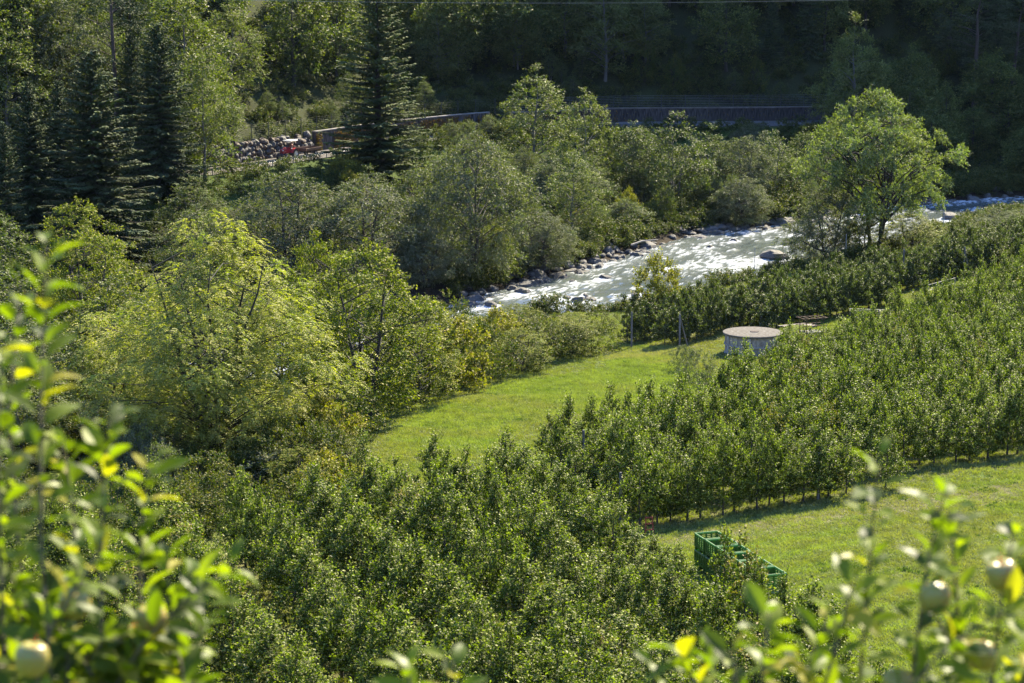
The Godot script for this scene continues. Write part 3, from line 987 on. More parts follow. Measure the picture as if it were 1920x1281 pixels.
	for k in 46:
		var x := rr(-30.0, 48.0)
		var e := edges(x)
		var d: float = lerpf(e[0], e[4], rr(0.3, 0.75))
		if (e[4] - d) * e[5] < 15.0:
			continue
		plant(["alder0", "alder1", "grey2", "light1", "alder3", "alder2"][k % 6], x, d, rr(5.0, 8.0), rr(2.6, 4.0), "olive green tree in the riverside wood below the road", "tree", "riverside wood")
	for k in 40:
		var x := rr(-32.0, 46.0)
		var e := edges(x)
		var d: float = e[4] - rr(1.8, 13.0) / e[5]
		if absf(x + 27.0) < 6.0 and d > 243.0:
			continue
		var low: float = (e[4] - d) * e[5]
		if x > -15.0 and x < 4.0:
			low = 8.0
		plant(["bush0", "silver0", "bush2", "yellow1"][k % 4], x, d, clampf(low * 0.35, 0.7, 3.6), rr(1.2, 2.2), "low shrub on the embankment below the guardrail", "shrub", "shrubs below the guardrail")
	for k in 24:
		var x := rr(-14.5, 5.0)
		var e := edges(x)
		plant(["bush0", "silver0", "alder1", "bush1"][k % 4], x, e[4] - rr(1.6, 4.5) / e[5], rr(2.0, 3.4), rr(1.4, 2.2), "shrub before the sunlit wall, hiding the road right of the lone spruce", "shrub", "shrubs hiding the road")
	for k in 22:
		var x := rr(47.0, 66.0)
		var e := edges(x)
		plant(["bush0", "bush2", "silver0"][k % 3], x, e[2] - rr(2.0, 20.0) / e[3], rr(1.3, 2.2), rr(1.4, 2.2), "low bush on the near bank between the last apple rows and the upper rapids", "shrub", "bushes on the near bank upstream")
	# the slope above the road
	var n := 0
	for k in 900:
		if n >= 210:
			break
		var x := rr(-75.0, 120.0)
		var e := edges(x)
		var u := 9.5 + pow(rng.randf(), 1.5) * 60.0
		var d: float = e[4] + u / e[5]
		if absf(x) > d * 0.275:
			continue
		if height(x, d) > 46.0:
			continue
		# a bare strip above the wall stays low
		var H := rr(9.0, 16.0)
		if u < 14.0:
			H = rr(4.0, 7.0)
		n += 1
		var key: String = ["dark0", "dark1", "dark2", "dark3", "light2", "spruce2"][rng.randi() % 6]
		if u < 14.0:
			key = ["bush0", "alder1", "bush2", "alder3"][n % 4]
			H = rr(2.5, 6.0)
		elif key == "light2" and x > 30.0:
			key = "dark%d" % (n % 4)
		if x > -14.0 and x < 24.0 and u < 30.0 and n % 2 == 0:
			key = "light%d" % (n % 3) if u > 14.0 else key
		var conifer := key == "spruce2"
		plant(key, x, d, H * (1.3 if conifer else 1.0), (H * 0.2 if conifer else H * 0.36), slope_label(key, x, u), "tree", "spruces on the slope" if conifer else "forest on the slope above the road")
	# the dark wood where the slope meets the upper river
	for k in 40:
		var x := rr(48.0, 98.0)
		var e := edges(x)
		var d: float = lerpf(e[0] + 3.0, e[4] + 6.0, rng.randf())
		if absf(x) > d * 0.27:
			continue
		plant("dark%d" % (k % 4), x, d, rr(6.0, 13.0), rr(3.0, 5.0), "dark leafy tree in the shaded wood at the upper river bend", "tree", "shaded wood at the river bend")

	# ---- undergrowth nobody could count
	var lots := [[], [], []]
	for k in 6600:
		var x := rr(-60.0, 90.0)
		var e := edges(x)
		var w := rng.randf()
		var d: float
		if k >= 5200:
			x = rr(-6.0, 75.0)
			e = edges(x)
			d = e[0] + rr(2.2, 8.0) / e[1]
		elif w < 0.5:
			d = e[4] + (7.8 + pow(rng.randf(), 1.4) * 50.0) / e[5]
		elif w < 0.85:
			d = lerpf(e[0] + 5.0, e[4] - 1.2, pow(rng.randf(), 0.7))
		else:
			d = e[2] - rr(0.5, 3.5) / e[3]
			if inside(BLOCK_C, x, d):
				continue
		if absf(x) > d * 0.27 or d < 100.0:
			continue
		var sc := rr(0.6, 1.5)
		lots[k % 3].append(Transform3D(Basis(Vector3.UP, rr(0, TAU)) * Basis.from_scale(Vector3(sc * 1.2, sc, sc * 1.2)), spot(x, d, -0.05)))
	var u := Node3D.new()
	u.name = "undergrowth"
	add_child(u)
	tag(u, "weeds and brambles covering the banks and the floor of the wood", "undergrowth", "", "stuff")
	for k in 3:
		tag(many("foliage", weeds[k], M.leaf, lots[k], [], u), "", "", "", "stuff")

# ---------------------------------------------------------------- orchards
func orchards() -> void:
	var apple := {"H": 3.3, "R": 0.95, "base": 0.15, "pk": 0.24, "low": 0.8, "pe": 1.2, "n": 38, "cr": 0.32, "tw": 13, "tl": 0.42, "lp": 11, "ll": 0.095, "lw": 0.058, "up": 0.9, "out": 0.6, "tr": 0.05, "lean": 0.03, "shoot": 0.55, "core": 0.3, "lay": 0.7, "c1": Color(0.055, 0.078, 0.016), "c2": Color(0.105, 0.132, 0.025), "c3": Color(0.27, 0.295, 0.065), "tip": 0.24, "bark": Color(0.12, 0.10, 0.085)}
	for k in 7:
		proto("apple%d" % k, "apple_tree", broadleaf(1000 + k, apple), M.apple_leaf, 3.3, 0.95)
	var sick := apple.duplicate()
	sick.merge({"c3": Color(0.26, 0.20, 0.06), "tip": 0.3, "n": 26}, true)
	proto("apple7", "apple_tree", broadleaf(1010, sick), M.apple_leaf, 3.3, 0.95)
	var grey := apple.duplicate()
	grey.merge({"c1": Color(0.075, 0.09, 0.036), "c2": Color(0.10, 0.115, 0.05), "c3": Color(0.13, 0.145, 0.065), "H": 2.9, "ll": 0.12, "lw": 0.07, "n": 28, "shoot": 0.2}, true)
	for k in 4:
		proto("far_apple%d" % k, "apple_tree", broadleaf(1020 + k, grey), M.apple_leaf, 2.9, 0.95)
	rng.seed = 77
	var spots := []   # [x, D, H, R, key, block]
	# lower block: rows run with the line of bins
	var ra := Vector2(0.32, -0.947)
	var rb := Vector2(0.947, 0.32)
	for i in range(-14, 14):
		for j in range(-30, 50):
			var p := Vector2(8.7, 89.5) + rb * (i * 3.9 - 2.4) + ra * (j * 1.65 + rr(-0.4, 0.4)) + rb * rr(-0.3, 0.3)
			if inside(BLOCK_A, p.x, p.y):
				var by_bins := Vector2(p.x - 9.4, p.y - 90.5).length()
				if Geometry2D.get_closest_point_to_segment(p, Vector2(9.15, 94.6), Vector2(11.1, 88.9)).distance_to(p) < 1.7:
					continue
				if p.x / p.y > 0.0845 and p.x / p.y < 0.1 and p.y > 84.0 or p.x / p.y >= 0.1 and p.x / p.y < 0.13 and p.y > 88.2:
					continue
				if by_bins < 4.6:
					spots.append([p.x, p.y, rr(1.9, 2.4) if p.y > 88.0 else rr(2.4, 3.0), rr(0.85, 1.1), "apple%d" % (rng.randi() % 7), "A", i])
					continue
				spots.append([p.x, p.y, rr(2.7, 4.4), rr(1.0, 1.4), "apple%d" % (rng.randi() % 8 if rng.randf() < 0.5 else rng.randi() % 7), "A", i])
	var fa := Vector2(0.847, 0.53).normalized()
	var fb := Vector2(-fa.y, fa.x)
	for i in range(0, 40):
		var fd := fa.rotated(i * 0.006)
		for j in range(-60, 80):
			var p := Vector2(17.0, 110.3) + fb * (i * 3.35) + fd * (j * (1.05 if i == 0 else 1.35) + rr(-0.25, 0.25)) + fb * rr(-0.2, 0.2)
			if inside(BLOCK_B, p.x, p.y):
				if Vector2(p.x - 23.4, p.y - 164.6).length() < 1.7 or Vector2(p.x - 18.8, p.y - 164.2).length() < 3.2 or Vector2(p.x - 16.6, p.y - 157.5).length() < 4.2 or Vector2(p.x - 19.6, p.y - 158.5).length() < 3.2:
					continue
				spots.append([p.x, p.y, rr(2.8, 4.3), rr(0.9, 1.15) if i == 0 else rr(0.9, 1.25), "apple%d" % (rng.randi() % 8 if rng.randf() < 0.4 else rng.randi() % 7), "F" if i == 0 else "B", i])
	var ca := Vector2(0.65, 0.76).normalized()
	var cb := Vector2(-ca.y, ca.x)
	for i in range(-16, 16):
		for j in range(-60, 140):
			var p := Vector2(13.6, 169.2) + cb * (i * 2.9) + ca * (j * 1.05 + rr(-0.15, 0.15))
			if inside(BLOCK_C, p.x, p.y):
				spots.append([p.x, p.y, rr(2.8, 3.7), rr(0.85, 1.15), "far_apple%d" % (rng.randi() % 4), "C", i])
	# the 300 that show largest are things; the rest are one mass
	var shown := []
	for s in spots:
		var D: float = s[1]
		var half := D * 0.235 + 1.0
		var up := (33.0 - height(s[0], D) - 3.0) / D
		if absf(s[0]) > half or up > tan(deg_to_rad(20.2)):
			s.append(1e9 if absf(s[0]) > half + 4.0 or D < 66.0 else D + 900.0)
		else:
			s.append(D + (15.0 if s[5] == "B" else 0.0))
	spots.sort_custom(func(a, b): return a[7] < b[7])
	var lots := {}
	var labels := {"A": ["apple tree in the rows of the lower orchard block", "apple trees of the lower orchard block"], "F": ["apple tree with its bare trunk showing in the row along the mown grass", "apple trees in the row along the mown grass"], "B": ["apple tree in the upper orchard block behind the row along the mown grass", "apple trees of the upper orchard block"], "C": ["apple tree between the tank and the river", "apple trees between the tank and the river"]}
	for k in spots.size():
		var s: Array = spots[k]
		if s[7] >= 1e9:
			continue
		if k < 300:
			plant(s[4], s[0], s[1], s[2], s[3], orchard_label(s), "apple tree", labels[s[5]][1], rr(0, TAU))
		else:
			if not lots.has(s[4]):
				lots[s[4]] = []
			var pr: Array = protos[s[4]]
			var sr: float = s[3] / pr[2]
			lots[s[4]].append(Transform3D(Basis(Vector3.UP, rr(0, TAU)) * Basis.from_scale(Vector3(sr, s[2] / pr[1], sr)), spot(s[0], s[1], -0.05)))
	var o := Node3D.new()
	o.name = "orchard"
	add_child(o)
	tag(o, "further rows of apple trees in the upper block and beyond the tank", "orchard", "", "stuff")
	for key in lots:
		var pr: Node3D = protos[key][0]
		tag(many("trunks", pr.get_child(0).mesh, M.bark, lots[key], [], o), "", "", "", "stuff")
		tag(many("foliage", pr.get_child(1).mesh, M.apple_leaf, lots[key], [], o), "", "", "", "stuff")

# ---------------------------------------------------------------- road, walls, fences, guardrail
func slope_label(key: String, x: float, u: float) -> String:
	var kind := "dark spruce" if key.begins_with("spruce") else ("light leaved tree" if key.begins_with("light") else ("low shrubby tree" if u < 14.0 else "dark leafy tree"))
	var tier := "just above" if u < 14.0 else ("on the slope above" if u < 32.0 else "high on the slope above")
	var place := "the wood behind the tall spruces" if x < -36.0 else ("the boulder wall" if x < -20.0 else ("the sunlit wall behind the lone spruce" if x < 0.0 else ("the shaded wall's near end" if x < 24.0 else ("the shaded wall's far end" if x < 50.0 else "the upper river bend"))))
	return "%s %s %s" % [kind, tier, place]

func orchard_label(s: Array) -> String:
	var nth := ["first", "second", "third", "fourth", "fifth", "sixth", "seventh", "eighth", "ninth", "tenth", "eleventh", "twelfth", "thirteenth", "fourteenth", "fifteenth", "sixteenth"]
	var kind := "apple tree with yellowing tips" if s[4] == "apple7" else ("short apple tree" if s[2] < 2.7 else ("tall apple tree" if s[2] > 3.6 else "green apple tree"))
	if s[5] == "A":
		return "%s in the %s lower row from the bins" % [kind, nth[clampi(1 - s[6], 0, 15)]]
	if s[5] == "F":
		return kind + " in the row with bare trunks along the mown grass"
	if s[5] == "B":
		return "%s in the %s row behind the one along the mown grass" % [kind, nth[clampi(s[6] - 1, 0, 15)]]
	return kind + " between the tank and the river"

func road_point(x: float, u: float) -> Vector3:   # u metres beyond the valley-side edge of the road
	var m := (soft(ROAD_EDGE, x + 3.0) - soft(ROAD_EDGE, x - 3.0)) / 6.0
	var c := 1.0 / sqrt(1.0 + m * m)
	return Vector3(x - m * c * u, 0.0, -(soft(ROAD_EDGE, x) + c * u))

func road_run(x0: float, x1: float, u: float, step: float) -> Array:   # evenly spaced points along the road
	var out := []
	var x := x0
	var last := road_point(x0, u)
	out.append(last)
	while x < x1:
		x += 0.05
		var p := road_point(x, u)
		if p.distance_to(last) >= step:
			out.append(p)
			last = p
	return out

func road_and_walls() -> void:
	var grey := Color(0.19, 0.175, 0.155)
	var s := Shape.new()
	var a := []
	var x := -75.0
	while x < 100.0:
		a.append([road_point(x, 0.55) + Vector3(0, 7.0, 0), road_point(x, 6.05) + Vector3(0, 7.03, 0)])
		x += 0.8
	for i in a.size() - 1:
		s.quad(a[i][0], a[i][1], a[i + 1][1], a[i + 1][0], Vector3.UP, grey)
		for k in 2:
			s.quad(a[i][k], a[i + 1][k], a[i + 1][k] + Vector3(0, -0.3, 0), a[i][k] + Vector3(0, -0.3, 0), a[i][k] - a[i][1 - k], grey)
	tag(part("road", s.mesh(), M.asphalt), "pale asphalt country road along the foot of the slope", "road", "", "structure")
	var mk := Shape.new()
	for i in a.size() - 1:
		var p: Vector3 = a[i][0].lerp(a[i][1], 0.05) + Vector3(0, 0.006, 0)
		var q: Vector3 = a[i + 1][0].lerp(a[i + 1][1], 0.05) + Vector3(0, 0.006, 0)
		mk.quad(p, q, q + (a[i + 1][1] - a[i + 1][0]) * 0.022, p + (a[i][1] - a[i][0]) * 0.022, Vector3.UP, Color(0.2, 0.2, 0.19))
	tag(part("road_marking", mk.mesh(), M.paint), "white edge line along the road", "road marking", "", "structure")

	# concrete retaining wall, cast in lengths
	for half in 2:
		var w := thing("retaining_wall", ["weathered concrete retaining wall with rusty creepers, behind the lone spruce", "long shaded concrete retaining wall streaked with black, above the bank alders"][half], "wall")
		var pts := road_run(-20.0 if half == 0 else 3.0, 2.8 if half == 0 else 52.0, 6.3, 3.6)
		var hgt := 2.45 if half == 0 else 2.2
		for i in pts.size() - 1:
			var p: Vector3 = pts[i]
			var q: Vector3 = pts[i + 1]
			var d := (q - p).normalized()
			var out := d.cross(Vector3.UP)
			if out.z < 0: out = -out
			var sh := Shape.new()
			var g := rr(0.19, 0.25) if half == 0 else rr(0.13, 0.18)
			var mid := (p + q) * 0.5
			var bs := Basis(d, Vector3.UP, d.cross(Vector3.UP))
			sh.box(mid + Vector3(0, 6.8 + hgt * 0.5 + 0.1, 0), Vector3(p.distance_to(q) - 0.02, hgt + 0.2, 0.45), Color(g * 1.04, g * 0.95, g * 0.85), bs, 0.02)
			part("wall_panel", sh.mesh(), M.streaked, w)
			var cp := Shape.new()
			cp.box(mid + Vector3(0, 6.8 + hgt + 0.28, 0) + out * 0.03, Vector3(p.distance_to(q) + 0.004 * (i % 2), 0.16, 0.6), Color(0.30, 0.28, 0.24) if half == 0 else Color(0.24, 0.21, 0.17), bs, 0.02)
			part("coping", cp.mesh(), M.concrete, w)
		# creepers, thick in patches
		rng.seed = 31 + half
		var lf := Shape.new()
		var total := 11000 if half == 0 else 3600
		for k in total:
			var f := rng.randf() * (pts.size() - 1.01)
			var i := int(f)
			var where := f / (pts.size() - 1.0)
			var keep := 1.0 if half == 0 and where < 0.22 else (0.35 + 0.65 * smoothstep(0.5, 0.7, where) if half == 0 else 0.95 * (1.0 - smoothstep(0.28, 0.42, where)) + 0.05)
			if rng.randf() > keep or fine.get_noise_2d(f * 2.1, 3.0) < -0.28:
				continue
			var p: Vector3 = pts[i].lerp(pts[i + 1], f - i)
			var d: Vector3 = (pts[i + 1] - pts[i]).normalized()
			var out := d.cross(Vector3.UP)
			if out.z < 0: out = -out
			var drop := pow(rng.randf(), 0.8) * (hgt - 0.2)
			var col := Color(0.20, 0.085, 0.025).lerp(Color(0.16, 0.14, 0.03), rng.randf())
			lf.leaf(p + out * rr(0.25, 0.4) + Vector3(0, 6.9 + hgt - drop, 0), (rdir() - Vector3(0, 0.8, 0)).normalized(), (out + rdir() * 0.5).normalized(), rr(0.14, 0.26), rr(0.1, 0.18), col)
		tag(part("creeper", lf.mesh(), M.leaf, w), "", "", "", "stuff")
		# wire mesh fence on the wall
		var fence := thing("wire_fence", ["wire mesh fence with dark posts above the stone wall and the sunlit wall", "long wire mesh fence standing on the shaded retaining wall"][half], "fence")
		var fp := road_run(-28.0 if half == 0 else 3.0, 2.6 if half == 0 else 52.0, 6.7, 3.6)
		var wire := [Shape.new(), Shape.new(), Shape.new(), Shape.new(), Shape.new(), Shape.new(), Shape.new(), Shape.new(), Shape.new()]
		var iron := Color(0.07, 0.075, 0.07)
		for i in fp.size():
			var base: Vector3 = fp[i] + Vector3(0, 6.7 + hgt, 0)
			var po := Shape.new()
			po.box(base + Vector3(0, 1.15, 0), Vector3(0.10, 2.3, 0.10), iron)
			part("post", po.mesh(), M.metal, fence)
			if i < fp.size() - 1:
				for k in wire.size():
					var h: float = 0.25 + k * 0.245
					var nx: Vector3 = fp[i + 1] + Vector3(0, 6.7 + hgt, 0)
					var sag := Vector3(0, -0.05 if k > 6 else 0.0, 0)
					wire[k].tube([base + Vector3(0, h, 0), (base + nx) * 0.5 + Vector3(0, h, 0) + sag, nx + Vector3(0, h, 0)], [0.009, 0.009, 0.009] if half == 0 else [0.02, 0.02, 0.02], 3, Color(0.08, 0.085, 0.08) if half == 0 else Color(0.22, 0.22, 0.22))
		for k in wire.size():
			part("wire", wire[k].mesh(), M.metal, fence)

	# the wall of piled boulders behind the tractor
	rng.seed = 91
	var sw := thing("boulder_wall", "dry wall of piled grey and brown boulders beside the tractor", "wall")
	var sp := road_run(-30.5, -20.2, 6.3, 0.82)
	for row in 4:
		for i in sp.size():
			if row == 3 and rng.randf() < 0.25:
				continue
			var p: Vector3 = sp[i]
			if i < sp.size() - 1:
				p = p.lerp(sp[i + 1], 0.5 * (row % 2) + rr(-0.15, 0.15))
			var out := road_point(0, 0)
			var d: Vector3 = (sp[mini(i + 1, sp.size() - 1)] - sp[maxi(i - 1, 0)]).normalized()
			out = d.cross(Vector3.UP)
			if out.z < 0: out = -out
			var st := rock_mesh_shared[rng.randi() % 5]
			var sz := rr(0.5, 0.7)
			part("stone", st, M.warm_stone if rng.randf() < 0.4 else M.stone, sw, p + Vector3(0, 7.25 + row * 0.62 + rr(-0.1, 0.1), 0) + out * (0.12 - row * 0.12 + rr(-0.12, 0.12)), Basis.from_euler(Vector3(rr(-0.4, 0.4), rr(0, TAU), rr(-0.4, 0.4))) * Basis.from_scale(Vector3(sz, sz * rr(0.7, 1.0), sz * rr(0.8, 1.1))))

	# guardrail, in three visible runs
	var labels := ["steel guardrail in front of the red tractor", "steel guardrail running behind the grey willow's top", "steel guardrail in front of the shaded wall"]
	var runs := [[-36.0, -18.0], [-18.0, 2.0], [2.0, 52.0]]
	for k in 3:
		var g := thing("guardrail", labels[k], "guardrail")
		var gp := road_run(runs[k][0], runs[k][1], 0.35, 1.4)
		var st := Color(0.22, 0.23, 0.24)
		for i in gp.size():
			var po := Shape.new()
			po.box(gp[i] + Vector3(0, 7.25, 0), Vector3(0.11, 0.95, 0.11), Color(0.22, 0.22, 0.22))
			part("post", po.mesh(), M.metal, g)
			if i % 3 == 0 and i + 3 < gp.size():
				var rl := Shape.new()
				var p: Vector3 = gp[i]
				var q: Vector3 = gp[i + 3]
				var d := (q - p).normalized()
				var out := d.cross(Vector3.UP)
				if out.z < 0: out = -out
				var prof := [Vector2(0.0, 0.15), Vector2(0.06, 0.10), Vector2(0.06, 0.06), Vector2(0.0, 0.0), Vector2(0.06, -0.06), Vector2(0.06, -0.10), Vector2(0.0, -0.15)]
				for e in prof.size() - 1:
					var u: Vector2 = prof[e]
					var w: Vector2 = prof[e + 1]
					var ou: Vector3 = Vector3(0, 7.62, 0) - out * (0.08 + u.x) + Vector3(0, u.y, 0)
					var ow: Vector3 = Vector3(0, 7.62, 0) - out * (0.08 + w.x) + Vector3(0, w.y, 0)
					rl.quad(p + ou, p + ow, q + ow, q + ou, out, st)
				part("rail", rl.mesh(), M.metal, g)

# ---------------------------------------------------------------- tractor, trailer, driver
func wheel(parent: Node3D, at: Vector3, r: float, w: float) -> void:
	var side := Basis(Vector3.RIGHT, PI / 2)
	var t := Shape.new()
	t.lathe([Vector2(r * 0.58, -w * 0.42), Vector2(r * 0.86, -w * 0.5), Vector2(r * 0.97, -w * 0.36), Vector2(r, 0), Vector2(r * 0.97, w * 0.36), Vector2(r * 0.86, w * 0.5), Vector2(r * 0.58, w * 0.42)], 22, Color(0.035, 0.033, 0.03), Vector3.ZERO, side)
	for k in 18:
		var a := TAU * k / 18
		for sg in [-1.0, 1.0]:
			t.bar(Vector3(cos(a) * r, sin(a) * r, sg * w * 0.04), Vector3(cos(a + 0.16) * r * 0.98, sin(a + 0.16) * r * 0.98, sg * w * 0.48), r * 0.05, r * 0.06, Color(0.045, 0.042, 0.038))
	var o := Node3D.new()
	o.name = "wheel" if not parent.has_node("wheel") else "wheel_%03d" % parent.find_children("wheel*", "", false, false).size()
	parent.add_child(o)
	o.position = at
	part("tyre", t.mesh(), M.rubber, o)
	var h := Shape.new()
	h.lathe([Vector2(r * 0.6, -w * 0.40), Vector2(r * 0.52, -w * 0.2), Vector2(r * 0.2, -w * 0.14), Vector2(r * 0.16, -w * 0.28), Vector2(0.001, -w * 0.28)], 18, Color(0.62, 0.60, 0.55), Vector3.ZERO, side)
	h.lathe([Vector2(r * 0.6, w * 0.40), Vector2(r * 0.52, w * 0.2), Vector2(r * 0.2, w * 0.14), Vector2(r * 0.16, w * 0.28), Vector2(0.001, w * 0.28)], 18, Color(0.62, 0.60, 0.55), Vector3.ZERO, side)
	part("rim", h.mesh(), M.paint, o)

func blob(bones: Array, cell: float) -> Mesh:   # bones: [a, b, ra, rb, colour]; surface nets of their smooth union
	var lo := Vector3(1e9, 1e9, 1e9)
	var hi := -lo
	for b in bones:
		for k in 2:
			var r: float = b[2 + k] + cell * 2.0
			lo = lo.min(b[k] - Vector3(r, r, r))
			hi = hi.max(b[k] + Vector3(r, r, r))
	var n := Vector3i(((hi - lo) / cell).ceil()) + Vector3i.ONE
	var f := PackedFloat32Array()
	f.resize(n.x * n.y * n.z)
	for z in n.z:
		for y in n.y:
			for x in n.x:
				var p := lo + Vector3(x, y, z) * cell
				f[(z * n.y + y) * n.x + x] = field(bones, p)[0]
	var s := Shape.new()
	var id := {}
	for z in n.z - 1:
		for y in n.y - 1:
			for x in n.x - 1:
				var acc := Vector3.ZERO
				var cnt := 0
				for e in 12:
					var ax := e / 4
					var o := [Vector3i(0, e & 1, (e >> 1) & 1), Vector3i(e & 1, 0, (e >> 1) & 1), Vector3i(e & 1, (e >> 1) & 1, 0)][ax] as Vector3i
					var c := Vector3i(x, y, z) + o
					var c2 := c + ([Vector3i(1, 0, 0), Vector3i(0, 1, 0), Vector3i(0, 0, 1)][ax] as Vector3i)
					var a := f[(c.z * n.y + c.y) * n.x + c.x]
					var b := f[(c2.z * n.y + c2.y) * n.x + c2.x]
					if (a < 0) != (b < 0):
						acc += Vector3(c).lerp(Vector3(c2), a / (a - b))
						cnt += 1
				if cnt:
					id[Vector3i(x, y, z)] = s.v.size()
					var p := lo + acc / cnt * cell
					s.v.append(p)
					s.c.append(field(bones, p)[1])
					var h := cell * 0.5
					s.n.append(Vector3(field(bones, p + Vector3(h, 0, 0))[0] - field(bones, p - Vector3(h, 0, 0))[0], field(bones, p + Vector3(0, h, 0))[0] - field(bones, p - Vector3(0, h, 0))[0], field(bones, p + Vector3(0, 0, h))[0] - field(bones, p - Vector3(0, 0, h))[0]).normalized())
	for key in id:
		var c: Vector3i = key
		for ax in 3:
			var u: Vector3i = [Vector3i(0, 1, 0), Vector3i(0, 0, 1), Vector3i(1, 0, 0)][ax]
			var w: Vector3i = [Vector3i(0, 0, 1), Vector3i(1, 0, 0), Vector3i(0, 1, 0)][ax]
			var d: Vector3i = [Vector3i(1, 0, 0), Vector3i(0, 1, 0), Vector3i(0, 0, 1)][ax]
			var c2 := c + d
			if (f[(c.z * n.y + c.y) * n.x + c.x] < 0) == (f[(c2.z * n.y + c2.y) * n.x + c2.x] < 0):
				continue
			if id.has(c - u) and id.has(c - w) and id.has(c - u - w):
				var q := [id[c], id[c - u], id[c - u - w], id[c - w]]
				for t in [[0, 1, 2], [0, 2, 3]]:
					var a: int = q[t[0]]
					var b: int = q[t[1]]
					var e: int = q[t[2]]
					if (s.v[e] - s.v[a]).cross(s.v[b] - s.v[a]).dot(s.n[a] + s.n[b] + s.n[e]) < 0:
						var sw := b
						b = e
						e = sw
					s.ix.append(a); s.ix.append(b); s.ix.append(e)
	return s.mesh()

func field(bones: Array, p: Vector3) -> Array:
	var d := 1e9
	var near := 1e9
	var col := Color.WHITE
	for b in bones:
		var ab: Vector3 = b[1] - b[0]
		var t := clampf((p - b[0]).dot(ab) / maxf(ab.length_squared(), 1e-6), 0.0, 1.0)
		var e: float = p.distance_to(b[0] + ab * t) - lerpf(b[2], b[3], t)
		if e < near:
			near = e
			col = b[4]
		var k := 0.03
		var h := clampf(0.5 + 0.5 * (e - d) / k, 0.0, 1.0)
		d = lerpf(e, d, h) - k * h * (1.0 - h) if d < 1e8 else e
	return [d, col]

